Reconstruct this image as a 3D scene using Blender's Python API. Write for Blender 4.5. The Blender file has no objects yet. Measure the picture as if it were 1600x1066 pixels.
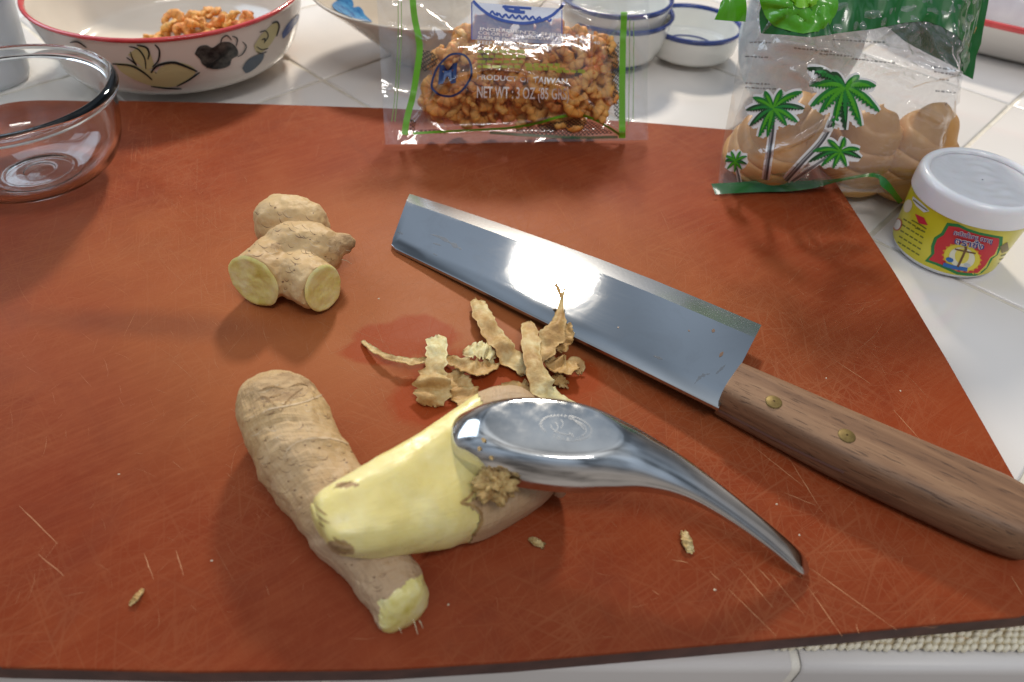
import bpy, bmesh, math, random
from mathutils import Vector, Matrix, noise
from mathutils.bvhtree import BVHTree
random.seed(7)
SC = bpy.context.scene
COL = SC.collection
R = math.radians
# ---------------------------------------------------------------- camera
F, TH, RO = 1130.0, R(45), R(-3.5)
CAM = Vector((0, 0, .233))
ZB = .013                                   # top of the cutting board
_c, _s, _st, _ct = math.cos(RO), math.sin(RO), math.sin(TH), math.cos(TH)
IX = Vector((_c, -_s*_st, -_s*_ct)); IY = Vector((-_s, -_c*_st, -_c*_ct)); FW = Vector((0, _ct, -_st))
def rayd(px, py): return FW + IX*((px-800)/F) + IY*((py-533)/F)
def at(px, py, z):
    d = rayd(px, py); return CAM + d*((z-CAM.z)/d.z)
def pj(p):
    v = Vector(p)-CAM; w = v.dot(FW); return 800+F*v.dot(IX)/w, 533+F*v.dot(IY)/w
def mpp(p): return (Vector(p)-CAM).dot(FW)/F       # metres per photograph pixel at p
cd = bpy.data.cameras.new('camera'); cam = bpy.data.objects.new('camera', cd); COL.objects.link(cam)
cam.matrix_world = Matrix.Translation(CAM) @ Matrix((IX, -IY, -FW)).transposed().to_4x4()
cd.sensor_width = 36; cd.sensor_fit = 'HORIZONTAL'; cd.lens = 36*F/1600
cd.clip_start = .01; cd.clip_end = 50
cd.dof.use_dof = True; cd.dof.focus_distance = .315; cd.dof.aperture_fstop = 11
SC.camera = cam
# ---------------------------------------------------------------- light
w = bpy.data.worlds.new('World'); SC.world = w; w.use_nodes = True
wn = w.node_tree.nodes; wl = w.node_tree.links
wbg = wn['Background']
wt = wn.new('ShaderNodeTexCoord'); wsx = wn.new('ShaderNodeSeparateXYZ'); wr = wn.new('ShaderNodeValToRGB')
wl.new(wt.outputs['Generated'], wsx.inputs[0]); wl.new(wsx.outputs['Z'], wr.inputs[0]); wno = wn.new('ShaderNodeTexNoise'); wno.inputs['Scale'].default_value = 2.6; wno.inputs['Detail'].default_value = 2; wl.new(wt.outputs['Generated'], wno.inputs['Vector'])
wr2 = wn.new('ShaderNodeValToRGB'); wr2.color_ramp.elements[0].position = .36; wr2.color_ramp.elements[0].color = (.38, .38, .38, 1); wr2.color_ramp.elements[1].position = .62; wr2.color_ramp.elements[1].color = (1.5, 1.5, 1.5, 1)
wl.new(wno.outputs['Fac'], wr2.inputs[0]); wmx = wn.new('ShaderNodeMix'); wmx.data_type = 'RGBA'; wmx.blend_type = 'MULTIPLY'; wmx.inputs[0].default_value = 1
wl.new(wr.outputs[0], wmx.inputs[6]); wl.new(wr2.outputs[0], wmx.inputs[7]); wl.new(wmx.outputs[2], wbg.inputs[0])   # blurred kitchen: lighter and darker cupboards, walls
wr.color_ramp.elements[0].position = 0; wr.color_ramp.elements[0].color = (.31, .275, .25, 1)
wr.color_ramp.elements[1].position = 1; wr.color_ramp.elements[1].color = (.90, .90, .90, 1)
for _q, _cc in ((.3, (.22, .21, .21, 1)), (.55, (.26, .31, .38, 1)), (.72, (.36, .43, .52, 1)), (.86, (.62, .66, .70, 1))):
    _e = wr.color_ramp.elements.new(_q); _e.color = _cc
wbg.inputs[1].default_value = .88
def area(name, loc, target, size, power, color, shape='RECTANGLE', sy=None):
    l = bpy.data.lights.new(name, 'AREA'); l.shape = shape; l.size = size; l.size_y = sy or size
    l.energy = power; l.color = color
    o = bpy.data.objects.new(name, l); COL.objects.link(o); o.location = loc
    o.rotation_euler = (Vector(target)-Vector(loc)).to_track_quat('-Z', 'Y').to_euler()
    return o
LAMP_DIR = None
def lamp_dir():
    p = at(872, 412, .018); d = rayd(872, 412).normalized()
    a = at(612, 385, .0140); b = at(1122, 640, .0225); e = at(1190, 508, .0225)
    n = (b-a).cross(e-b).normalized()
    if n.z < 0: n = -n
    return p, d-2*d.dot(n)*n
_p, _r = lamp_dir()
area('ceiling_lamp', _p+_r*2.3, _p+_r*2.3-Vector((0, .25, 1)), .29, 54, (1, .90, .76), 'DISK')
area('window_light', (-1.5, 1.0, 1.15), (0, .3, 0), 1.3, 13, (.70, .84, 1), 'RECTANGLE', 1.0)
area('room_light', (.35, -.55, 1.7), (0, .3, 0), .75, 9, (1, .95, .9), 'RECTANGLE', .16)
vs = SC.view_settings; vs.view_transform = 'Standard'; vs.look = 'None'; vs.exposure = 0; vs.gamma = 1
SC.cycles.transparent_max_bounces = 24; SC.cycles.max_bounces = 12; SC.cycles.transmission_bounces = 10
SC.cycles.caustics_refractive = True; SC.cycles.caustics_reflective = False; SC.cycles.blur_glossy = 0.0
SC.cycles.sample_clamp_indirect = 4
# ---------------------------------------------------------------- materials
class Mat:
    def __init__(s, name):
        s.m = bpy.data.materials.new(name); s.m.use_nodes = True
        s.n = s.m.node_tree.nodes; s.l = s.m.node_tree.links
        s.b = s.n['Principled BSDF']; s.out = s.n['Material Output']
    def node(s, t, **kw):
        x = s.n.new('ShaderNode'+t)
        for k, v in kw.items(): setattr(x, k, v)
        return x
    def link(s, a, b): s.l.new(a, b)
    def set(s, **kw):
        for k, v in kw.items():
            k = {'color': 'Base Color', 'rough': 'Roughness', 'metal': 'Metallic', 'spec': 'Specular IOR Level', 'trans': 'Transmission Weight',
                 'ior': 'IOR', 'sss': 'Subsurface Weight', 'coat': 'Coat Weight', 'alpha': 'Alpha', 'sheen': 'Sheen Weight', 'coatr': 'Coat Roughness'}[k]
            if k == 'Base Color' and len(v) == 3: v = (*v, 1)
            s.b.inputs[k].default_value = v
        return s
    def coords(s, scale=(1, 1, 1), rot=(0, 0, 0), kind='Object', loc=(0, 0, 0)):
        t = s.node('TexCoord'); mp = s.node('Mapping')
        mp.inputs['Scale'].default_value = scale; mp.inputs['Rotation'].default_value = rot; mp.inputs['Location'].default_value = loc
        s.link(t.outputs[kind], mp.inputs[0]); return mp.outputs[0]
    def noise(s, sc, detail=4, rough=.55, vec=None, dist=0):
        x = s.node('TexNoise'); x.inputs['Scale'].default_value = sc; x.inputs['Detail'].default_value = detail
        x.inputs['Roughness'].default_value = rough; x.inputs['Distortion'].default_value = dist
        s.link(vec if vec else s.coords(), x.inputs['Vector']); return x.outputs['Fac']
    def ramp(s, fac, stops, interp='LINEAR'):
        x = s.node('ValToRGB'); x.color_ramp.interpolation = interp
        e = x.color_ramp.elements
        while len(e) < len(stops): e.new(.5)
        for i, (p, c) in enumerate(stops):
            e[i].position = p; e[i].color = (*c, 1) if not isinstance(c, (int, float)) else (c, c, c, 1)
        s.link(fac, x.inputs[0]); return x.outputs[0]
    def mix(s, fac, a, b, mode='MIX'):
        x = s.node('Mix'); x.data_type = 'RGBA'; x.blend_type = mode
        for i, v in ((0, fac), (6, a), (7, b)):
            if isinstance(v, (int, float)): x.inputs[i].default_value = v
            elif isinstance(v, tuple): x.inputs[i].default_value = (*v, 1)[:4]
            else: s.link(v, x.inputs[i])
        return x.outputs[2]
    def math(s, op, a, b=0.0, clamp=False):
        x = s.node('Math'); x.operation = op; x.use_clamp = clamp
        for i, v in ((0, a), (1, b)):
            if isinstance(v, (int, float)): x.inputs[i].default_value = v
            else: s.link(v, x.inputs[i])
        return x.outputs[0]
    def bump(s, h, strength=.3, dist=.001, to=None):
        x = s.node('Bump'); x.inputs['Strength'].default_value = strength; x.inputs['Distance'].default_value = dist
        s.link(h, x.inputs['Height']); s.link(x.outputs[0], (to or s.b).inputs['Normal']); return x
    def col(s, sock): s.link(sock, s.b.inputs['Base Color']); return s
    def rgh(s, sock): s.link(sock, s.b.inputs['Roughness']); return s
def plain(name, color, rough=.5, **kw): return Mat(name).set(color=color, rough=rough, **kw).m
def mottled(name, c1, c2, sc=40, rough=.5, bump=0, **kw):
    m = Mat(name); f = m.noise(sc, 5); m.col(m.ramp(f, [(.35, c1), (.65, c2)])); m.set(rough=rough, **kw)
    if bump: m.bump(m.noise(sc*4, 4), .5, bump)
    return m.m

def film_mat(name, tint=(.97, .97, .97), haze=.03, sc=60, bump=.0006):
    m = Mat(name); m.n.remove(m.b)
    tr = m.node('BsdfTransparent'); tr.inputs[0].default_value = (*tint, 1)
    gl = m.node('BsdfGlossy'); gl.inputs['Roughness'].default_value = .06; gl.inputs[0].default_value = (1, 1, 1, 1)
    df = m.node('BsdfDiffuse'); df.inputs[0].default_value = (.85, .86, .88, 1)
    fr = m.node('LayerWeight')
    bp = m.node('Bump'); bp.inputs['Strength'].default_value = .8; bp.inputs['Distance'].default_value = bump
    v = m.coords((1, 1, 1)); h = m.noise(sc, 3, .5, v, .8); m.link(h, bp.inputs['Height'])
    m.link(bp.outputs[0], gl.inputs['Normal']); m.link(bp.outputs[0], fr.inputs['Normal'])
    m1 = m.node('MixShader'); m1.inputs[0].default_value = haze; m.link(tr.outputs[0], m1.inputs[1]); m.link(df.outputs[0], m1.inputs[2])
    m2 = m.node('MixShader'); f = m.math('ADD', m.math('MULTIPLY', m.math('POWER', fr.outputs['Facing'], 4), .7), .075, True); m.link(f, m2.inputs[0]); m.link(m1.outputs[0], m2.inputs[1]); m.link(gl.outputs[0], m2.inputs[2])
    m.link(m2.outputs[0], m.out.inputs[0]); return m.m
def ink(name, color, alpha=1.0, rough=.4): return Mat(name).set(color=color, rough=rough, alpha=alpha).m

# ---------------------------------------------------------------- object helpers
def tag(o, label, cat, group=None):
    o['label'] = label; o['category'] = cat
    if group: o['group'] = group
    return o
def mesh_data(name, verts, faces, mat, smooth=True, uv=None, sharp=None, tone=None):
    me = bpy.data.meshes.new(name); me.from_pydata([tuple(v) for v in verts], [], faces); me.update()
    if isinstance(mat, (list, tuple)):
        for x in mat: me.materials.append(x)
    elif mat: me.materials.append(mat)
    if smooth: me.polygons.foreach_set('use_smooth', [True]*len(me.polygons))
    if sharp: me.set_sharp_from_angle(angle=R(sharp))
    if uv:
        l = me.uv_layers.new(name='UVMap'); vi = [0]*len(me.loops); me.loops.foreach_get('vertex_index', vi)
        l.data.foreach_set('uv', [x for i in vi for x in uv[i]])
    if tone:
        a = me.color_attributes.new('tone', 'FLOAT_COLOR', 'POINT')
        a.data.foreach_set('color', [x for t in tone for x in (t, t, t, 1)])
    return me
def obj(name, verts, faces, mat, parent=None, origin=None, **kw):
    """verts in world coordinates; a child is stored relative to its root, a top-level object relative to origin"""
    if parent is not None:
        o0 = Vector(parent.matrix_world.translation) if parent.parent is None else Vector(parent['_o'])
    else: o0 = Vector(origin) if origin is not None else Vector((0, 0, 0))
    me = mesh_data(name, [Vector(v)-o0 for v in verts], faces, mat, **kw)
    o = bpy.data.objects.new(name, me); COL.objects.link(o)
    if parent is not None:
        o.parent = parent
        WO[o.name] = o0
    else: o.location = o0
    return o
WO = {}
def obj(name, verts, faces, mat, parent=None, origin=None, **kw):
    o0 = WO[parent.name] if parent is not None else Vector(origin if origin is not None else (0, 0, 0))
    me = mesh_data(name, [Vector(v)-o0 for v in verts], faces, mat, **kw)
    o = bpy.data.objects.new(name, me); COL.objects.link(o)
    if parent is not None: o.parent = parent
    else: o.location = o0
    WO[o.name] = o0
    return o
def thing(name, loc, label, cat, group=None):
    o = bpy.data.objects.new(name, None); COL.objects.link(o); o.location = loc; o.empty_display_size = .01
    WO[o.name] = Vector(loc); return tag(o, label, cat, group)
def grid_faces(nu, nv, closed_u=False, closed_v=False, off=0):
    fs = []
    for j in range(nv-1 if not closed_v else nv):
        for i in range(nu-1 if not closed_u else nu):
            a = j*nu+i; b = j*nu+(i+1) % nu; c = ((j+1) % nv)*nu+(i+1) % nu; d = ((j+1) % nv)*nu+i
            fs.append((a+off, b+off, c+off, d+off))
    return fs
def lathe(prof, cx, cy, z0=0, n=72, sx=1, sy=1, wob=0):
    vs = []
    for r, z in prof:
        for i in range(n):
            t = 2*math.pi*i/n; k = 1+wob*math.sin(3*t+1)
            vs.append((cx+r*sx*k*math.cos(t), cy+r*sy*k*math.sin(t), z0+z))
    return vs, grid_faces(n, len(prof), closed_u=True)
def smoothprof(pts, n=6):
    out = []
    P = [pts[0]]+list(pts)+[pts[-1]]
    for i in range(1, len(P)-2):
        for k in range(n):
            t = k/n; out.append(tuple(cr(P[i-1][a], P[i][a], P[i+1][a], P[i+2][a], t) for a in (0, 1)))
    out.append(pts[-1]); return out
def cr(a, b, c, d, t):
    return .5*(2*b+(c-a)*t+(2*a-5*b+4*c-d)*t*t+(3*b-a-3*c+d)*t**3)
def spline(pts, n):
    """Catmull-Rom through equal-length tuples, n samples"""
    P = [tuple(p) for p in pts]; m = len(P)-1; Q = [P[0]]+P+[P[-1]]; out = []
    for k in range(n):
        x = k/(n-1)*m; i = min(int(x), m-1); t = x-i
        out.append(tuple(cr(Q[i][a], Q[i+1][a], Q[i+2][a], Q[i+3][a], t) for a in range(len(P[0]))))
    return out
def fbm(p, sc, o=4): return noise.fractal(Vector(p)*sc, 1.0, 2.0, o)
def subset(verts, faces, sel, uv=None):
    mp = {}; V = []; U = []; Fs = []
    for f in sel:
        g = []
        for i in f:
            if i not in mp:
                mp[i] = len(V); V.append(verts[i])
                if uv: U.append(uv[i])
            g.append(mp[i])
        Fs.append(tuple(g))
    return V, Fs, U
def rounded_rect(w, h, r, n=6):
    out = []
    for cx, cy, a0 in ((w/2-r, h/2-r, 0), (-w/2+r, h/2-r, 90), (-w/2+r, -h/2+r, 180), (w/2-r, -h/2+r, 270)):
        for k in range(n+1):
            a = R(a0+90*k/n); out.append((cx+r*math.cos(a), cy+r*math.sin(a)))
    return out
def normals(verts, faces):
    N = [Vector((0, 0, 0)) for _ in verts]; V = [Vector(v) for v in verts]
    for f in faces:
        n = (V[f[1]]-V[f[0]]).cross(V[f[2]]-V[f[0]])
        for i in f: N[i] += n
    return [n.normalized() if n.length > 0 else Vector((0, 0, 1)) for n in N]
# printing on a surface: points of the print follow the surface they lie on
class Skin:
    def __init__(s, verts, faces):
        s.t = BVHTree.FromPolygons([Vector(v) for v in verts], faces)
    def hit(s, px, py, off):
        d = rayd(px, py).normalized()
        loc, n, i, dist = s.t.ray_cast(CAM, d)
        if loc is None:
            loc, n, i, dist = s.t.find_nearest(s.last if hasattr(s, 'last') else Vector((0, .4, .05)))
        s.last = loc
        if n.dot(d) > 0: n = -n
        return loc+n*off
def stroke(sk, pts, width, off, n=None, wfun=None):
    """ribbon along a polyline of photograph positions, lying on a surface"""
    n = n or max(4, 4*len(pts)); P = spline(pts, n); V = []
    for k in range(n):
        a = P[max(0, k-1)]; b = P[min(n-1, k+1)]; dx, dy = b[0]-a[0], b[1]-a[1]; L = math.hypot(dx, dy) or 1
        ww = width*.5*(wfun(k/(n-1)) if wfun else 1)
        for sgn in (-1, 1): V.append(sk.hit(P[k][0]-sgn*dy/L*ww, P[k][1]+sgn*dx/L*ww, off))
    return V, [(2*k, 2*k+1, 2*k+3, 2*k+2) for k in range(n-1)]
def blob(sk, pts, off, sub=3, sm=True):
    """filled outline on a surface: concentric rings towards the centre so that it follows the curve"""
    Q = spline(list(pts)+[pts[0]], len(pts)*4+1)[:-1] if sm else list(pts)
    if not sm:
        Q2 = []
        for i, p in enumerate(Q):
            q = Q[(i+1) % len(Q)]
            for k in range(3): Q2.append((p[0]+(q[0]-p[0])*k/3, p[1]+(q[1]-p[1])*k/3))
        Q = Q2
    cx = sum(p[0] for p in Q)/len(Q); cy = sum(p[1] for p in Q)/len(Q); n = len(Q); V = []
    for r in range(sub):
        k = 1-r/sub
        for p in Q: V.append(sk.hit(cx+(p[0]-cx)*k, cy+(p[1]-cy)*k, off))
    V.append(sk.hit(cx, cy, off)); fs = grid_faces(n, sub, closed_u=True)
    fs += [((sub-1)*n+i, (sub-1)*n+(i+1) % n, sub*n) for i in range(n)]
    return V, fs
def join(lst):
    V = []; Fs = []
    for v, f in lst:
        o = len(V); V += list(v); Fs += [tuple(i+o for i in g) for g in f]
    return V, Fs
_tc = {}
def text2d(s, bold=0.0, shear=0.0):
    key = (s, bold, shear)
    if key in _tc: return _tc[key]
    c = bpy.data.curves.new('lettering', 'FONT'); c.body = s; c.offset = bold; c.shear = shear; c.resolution_u = 3
    o = bpy.data.objects.new('lettering', c); COL.objects.link(o)
    dg = bpy.context.evaluated_depsgraph_get(); me = o.evaluated_get(dg).to_mesh()
    V = [(v.co.x, v.co.y) for v in me.vertices]; Fs = [tuple(p.vertices) for p in me.polygons]
    o.evaluated_get(dg).to_mesh_clear(); bpy.data.objects.remove(o); bpy.data.curves.remove(c)
    _tc[key] = (V, Fs); return V, Fs
def letters(sk, s, p0, p1, h, off, bold=0.0, shear=0.0, upv=None):
    """text whose baseline runs from p0 to p1 with capital height h (photograph positions), lying on a surface"""
    V, Fs = text2d(s, bold, shear)
    if not V: return [], []
    x0 = min(v[0] for v in V); x1 = max(v[0] for v in V); y1 = max(v[1] for v in V)
    dx, dy = (p1[0]-p0[0]), (p1[1]-p0[1]); L = math.hypot(dx, dy)
    ux, uy = upv if upv else (dy/L, -dx/L)
    y1 = .73
    out = [sk.hit(p0[0]+dx*(v[0]-x0)/(x1-x0)+ux*h*v[1]/y1, p0[1]+dy*(v[0]-x0)/(x1-x0)+uy*h*v[1]/y1, off) for v in V]
    return out, Fs

# ================================================================ THE SETTING
m_tile = Mat('glazed_tile'); m_tile.set(rough=.16, coat=.3)
m_tile.col(m_tile.ramp(m_tile.noise(9, 3), [(.3, (.75, .71, .675)), (.7, (.80, .765, .735))]))
m_tile.rgh(m_tile.ramp(m_tile.noise(30, 4), [(.3, .12), (.7, .26)])); m_tile.bump(m_tile.noise(14, 2), .25, .002)
m_grout = mottled('grout', (.60, .55, .46), (.70, .66, .58), 120, .9, .0006)
EDGE = R(3.0); ex = Vector((math.cos(EDGE), math.sin(EDGE), 0)); ey = Vector((-math.sin(EDGE), math.cos(EDGE), 0))
E0 = at(1300, 1034, .0)                       # a point where the top of the counter turns down
def cpt(a, b, z): return E0+ex*a+ey*b+Vector((0, 0, z-E0.z))
# grout bed
bed = []
for a, b in ((-.9, .008), (.9, .008), (.9, 1.0), (-.9, 1.0)): bed.append(cpt(a, b, -.0012))
for a, b in ((-.9, .008), (.9, .008), (.9, 1.0), (-.9, 1.0)): bed.append(cpt(a, b, -.03))
counter = obj('countertop', bed, [(0, 1, 2, 3), (7, 6, 5, 4), (0, 4, 5, 1), (1, 5, 6, 2), (2, 6, 7, 3), (3, 7, 4, 0)], m_grout, origin=cpt(0, .5, 0), smooth=False)
counter['kind'] = 'structure'; counter['label'] = 'white tiled kitchen countertop with cream grout'
# diagonal tiles, clipped at the front trim
PITCH = .116; G = .0026
ta = R(48); tu = Vector((math.cos(ta), math.sin(ta), 0)); tv = Vector((math.sin(ta), -math.cos(ta), 0))
T0 = at(1580, 164, 0)
def clip(poly, keep):
    out = []
    for i, p in enumerate(poly):
        q = poly[(i+1) % len(poly)]; a, b = keep(p), keep(q)
        if a >= 0: out.append(p)
        if a*b < 0: out.append(p+(q-p)*(a/(a-b)))
    return out
def tile_mesh(poly, parent, zt=0.0):
    c = sum(poly, Vector())/len(poly); V = []
    for dz, ins in ((-.006, 0), (-.0011, 0), (-.0003, .0005), (0, .0016)):
        for p in poly: V.append(p+(c-p).normalized()*ins*1.3+Vector((0, 0, zt+dz)))
    n = len(poly); fs = grid_faces(n, 4, closed_u=True)+[tuple(range(3*n, 4*n))]
    nn = (V[3*n+1]-V[3*n]).cross(V[3*n+2]-V[3*n+1])
    if nn.z < 0: fs = [tuple(reversed(f)) for f in fs]
    return obj('tile', V, fs, m_tile.m, parent, smooth=True, sharp=50)
for i in range(-12, 8):
    for j in range(-12, 10):
        c = T0+tu*((i+.5)*PITCH)+tv*((j+.5)*PITCH)
        la = (c-E0).dot(ex); lb = (c-E0).dot(ey)
        if abs(la) > .85 or lb < -.08 or lb > .95: continue
        h = (PITCH-G)/2
        poly = [c+tu*(a*h)+tv*(b*h) for a, b in ((-1, -1), (1, -1), (1, 1), (-1, 1))]
        poly = clip(poly, lambda p: (p-E0).dot(ey)-.011)
        if len(poly) < 3: continue
        ar = sum((poly[k]-poly[0]).cross(poly[k+1]-poly[0]).length for k in range(1, len(poly)-1))/2
        if ar < .0004: continue
        tile_mesh(poly, counter, random.uniform(-.0002, .0002))
# rounded edge trim pieces
m_trim = Mat('edge_trim_tile'); m_trim.set(color=(.66, .635, .62), rough=.42)
GX = (at(1242, 1050, -.004)-E0).dot(ex)
prof = [(.0095, -.001), (.0085, .0), (.002, .0001), (0, -.0002), (-.0014, -.0008), (-.0022, -.0020), (-.0026, -.004), (-.0028, -.045)]
for k in range(-7, 6):
    a0 = GX+k*.152+.0016; a1 = GX+(k+1)*.152-.0016; V = []
    for a, dz in ((a0, -.001), (a0+.0008, 0), (a1-.0008, 0), (a1, -.001)):
        for b, z in prof: V.append(cpt(a, b-(0 if dz == 0 else -.0006), z+dz*.6))
    fs = grid_faces(len(prof), 4)
    obj('edge_tile', V, fs, m_trim.m, counter, smooth=True)
V = [cpt(a, b, z) for a in (-.9, .9) for b, z in ((.009, -.0014), (.001, -.0014), (-.0008, -.0022), (-.0016, -.004), (-.0018, -.045))]
obj('edge_grout', V, grid_faces(5, 2), mottled('edge_grout', (.74, .70, .62), (.82, .79, .72), 200, .9), counter)

# ================================================================ MAT under the board
m_mat = mottled('cream_vinyl_foam', (.76, .70, .54), (.84, .79, .64), 300, .8, .0003)
matt = thing('nonslip_mat', at(1400, 1000, 0), 'cream knitted non-slip mat peeking out under the red-brown board', 'mat')
V = [cpt(a, b, z) for z in (.0005, .0019) for a, b in ((-.30, .004), (.085, .004), (.085, .30), (-.30, .30))]
obj('backing', V, [(3, 2, 1, 0), (4, 5, 6, 7), (0, 1, 5, 4), (1, 2, 6, 5), (2, 3, 7, 6), (3, 0, 4, 7)], plain('mat_backing', (.50, .42, .28), .9), matt, smooth=False)
lst = []
for r in range(14):
    for k in range(118):
        a = -.22+k*.0026+(r % 2)*.0013; b = .0042+r*.0021
        cc = cpt(a+random.uniform(-.0005, .0005), b+random.uniform(-.00035, .00035), .0020+random.uniform(-.0003, .0004))
        V = []
        for rr, dz in ((1, -.0008), (.95, .0006), (.6, .0012)):
            for q in range(7):
                t = 2*math.pi*q/7
                v = ex*(math.cos(t)*.0015*rr)+ey*(math.sin(t)*.0011*rr)
                v = v+ey*(v.dot(ex)*.35)
                V.append(cc+v+Vector((0, 0, dz)))
        V.append(cc+Vector((0, 0, .0014)))
        lst.append((V, grid_faces(7, 3, closed_u=True)+[(14+q, 14+(q+1) % 7, 21) for q in range(7)]))
o = obj('foam_beads', *join(lst), m_mat, matt); o['kind'] = 'stuff'

# ================================================================ CUTTING BOARD
mb = Mat('phenolic_board')
n1 = mb.noise(7, 5, .6); n2 = mb.noise(55, 5, .6, None, .4)
c1 = mb.ramp(n1, [(.3, (.180, .029, .0075)), (.7, (.255, .043, .0105))])
c1 = mb.mix(mb.math('MULTIPLY', mb.ramp(n2, [(.42, 0.0), (.75, 1.0)]), .35), c1, (.30, .075, .026))
mpf = mb.node('Mapping'); mpf.inputs['Scale'].default_value = (45, 420, 1); mb.link(mb.coords((1, 1, 1), (0, 0, R(-38))), mpf.inputs[0])
fz = mb.noise(1, 4, .65, mpf.outputs[0], .8); c1 = mb.mix(mb.math('MULTIPLY', mb.ramp(fz, [(.42, 0.0), (.7, 1.0)]), .30), c1, (.32, .088, .032))
c1 = mb.mix(mb.math('MULTIPLY', mb.ramp(mb.noise(24, 5, .65, None, .6), [(.52, 0.0), (.72, 1.0)]), .45), c1, (.165, .030, .012))
# worn pale middle where most cutting is done, lamp sheen painted in too
BO = at(700, 560, ZB-.009)
def ell(px, py, sx, sy, soft, rot=0):
    p = at(px, py, ZB)-BO
    v = mb.coords((1/sx, 1/sy, 0), (0, 0, 0), 'Object', (-p.x/sx, -p.y/sy, 0))
    l = mb.node('VectorMath'); l.operation = 'LENGTH'; mb.link(v, l.inputs[0])
    d = mb.math('ADD', l.outputs['Value'], mb.math('MULTIPLY', mb.math('SUBTRACT', mb.noise(60 if soft < .3 else 16, 4), .5), .9 if soft < .3 else 1.1))
    return mb.math('SUBTRACT', 1, mb.math('DIVIDE', mb.math('SUBTRACT', d, 1-soft), 2*soft), True), d
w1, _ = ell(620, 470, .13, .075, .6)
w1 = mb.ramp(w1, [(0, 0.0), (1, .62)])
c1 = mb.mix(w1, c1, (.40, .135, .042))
# fine knife marks in several directions
sc_all = None
for k, (ang, sx, sy, th) in enumerate(((20, 22, 900, .60), (-35, 18, 820, .60), (70, 24, 960, .60), (120, 28, 840, .61), (48, 16, 1020, .60), (-8, 22, 1100, .61), (95, 30, 760, .61))):
    mp2 = mb.node('Mapping'); mp2.inputs['Scale'].default_value = (sx, sy, 1); mp2.inputs['Location'].default_value = (k*3.1, k*1.7, k)
    mb.link(mb.coords((1, 1, 1), (0, 0, R(ang))), mp2.inputs[0]); f = mb.noise(1, 2, .5, mp2.outputs[0], .0)
    g = mb.ramp(f, [(th, 0.0), (th+.05, 1.0)])
    sc_all = g if sc_all is None else mb.math('MAXIMUM', sc_all, g)
patch = mb.ramp(mb.noise(11, 3), [(.4, .15), (.62, 1.0)])
sc_all = mb.math('MULTIPLY', sc_all, patch)
c1 = mb.mix(mb.math('MULTIPLY', sc_all, .19), c1, (.40, .17, .08))
# wet patches round the peelings
wets = [ell(618, 528, .020, .009, .12)[0], ell(655, 522, .017, .012, .12)[0], ell(790, 592, .040, .018, .16)[0], ell(690, 625, .020, .015, .16)[0], ell(892, 588, .012, .012, .14)[0], ell(590, 548, .016, .008, .12)[0]]
wet = wets[0]
for x in wets[1:]: wet = mb.math('MAXIMUM', wet, x)
c1 = mb.mix(mb.math('MULTIPLY', wet, .75), c1, (.29, .038, .004))
# dark stains
st1 = ell(220, 505, .05, .008, .5)[0]
c1 = mb.mix(mb.math('MULTIPLY', st1, .35), c1, (.10, .03, .018))
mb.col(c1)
rg = mb.mix(sc_all, mb.ramp(mb.noise(22, 4), [(.3, .46), (.7, .6)]), (.65, .65, .65)); mb.rgh(rg)
mb.set(spec=.12)
hh = mb.math('SUBTRACT', mb.math('MULTIPLY', mb.noise(900, 2), .25), mb.math('MULTIPLY', sc_all, .5))
mb.bump(hh, .35, .0003)
top = [at(px, py, ZB) for px, py in ((60, 156), (200, 157), (350, 160), (600, 168), (800, 178), (1000, 190), (1130, 201))]
rgt = [at(px, py, ZB) for px, py in ((1312, 292), (1400, 427), (1480, 560), (1540, 665), (1595, 762))]
bot = [at(px, py, ZB) for px, py in ((1598, 963), (1300, 991), (1000, 1017), (800, 1034), (600, 1046), (300, 1050), (0, 1043))]
TRc = at(1262, 211, ZB); BRc = at(1690, 950, ZB)
def fillet(a, c, b, r, n=6):
    p = c+(a-c).normalized()*r; q = c+(b-c).normalized()*r
    return [p*(1-t)**2+c*2*t*(1-t)+q*t*t for t in (k/n for k in range(n+1))]
TLc = at(-14, 158, ZB); BLc = Vector((TLc.x-.004, bot[-1].y-.002, ZB))
outl = fillet(BLc, TLc, top[0], .022)+top+fillet(top[-1], TRc, rgt[0], .016)+rgt+fillet(rgt[-1], BRc, bot[0], .016)+bot+fillet(bot[-1], BLc, TLc, .022)
cen = sum(outl, Vector())/len(outl); n = len(outl); V = []
for z, ins in ((.0038, .0010), (.0046, .0), (ZB-.0010, .0), (ZB-.0003, .0003), (ZB, .0011)):
    for p in outl:
        d = (cen-p).normalized(); V.append(Vector((p.x, p.y, 0))+Vector((d.x, d.y, 0))*ins+Vector((0, 0, z)))
fs = grid_faces(n, 5, closed_u=True); fs += [tuple(range(4*n, 5*n)), tuple(reversed(range(n)))]
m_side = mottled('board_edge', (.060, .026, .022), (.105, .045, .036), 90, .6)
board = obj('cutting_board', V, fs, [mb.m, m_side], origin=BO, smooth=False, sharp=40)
tag(board, 'large scratched red-brown cutting board lying on the white tiles', 'cutting board')
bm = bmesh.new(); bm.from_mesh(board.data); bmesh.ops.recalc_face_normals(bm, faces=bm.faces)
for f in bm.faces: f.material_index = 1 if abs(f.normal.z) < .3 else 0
bm.to_mesh(board.data); bm.free()
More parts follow.
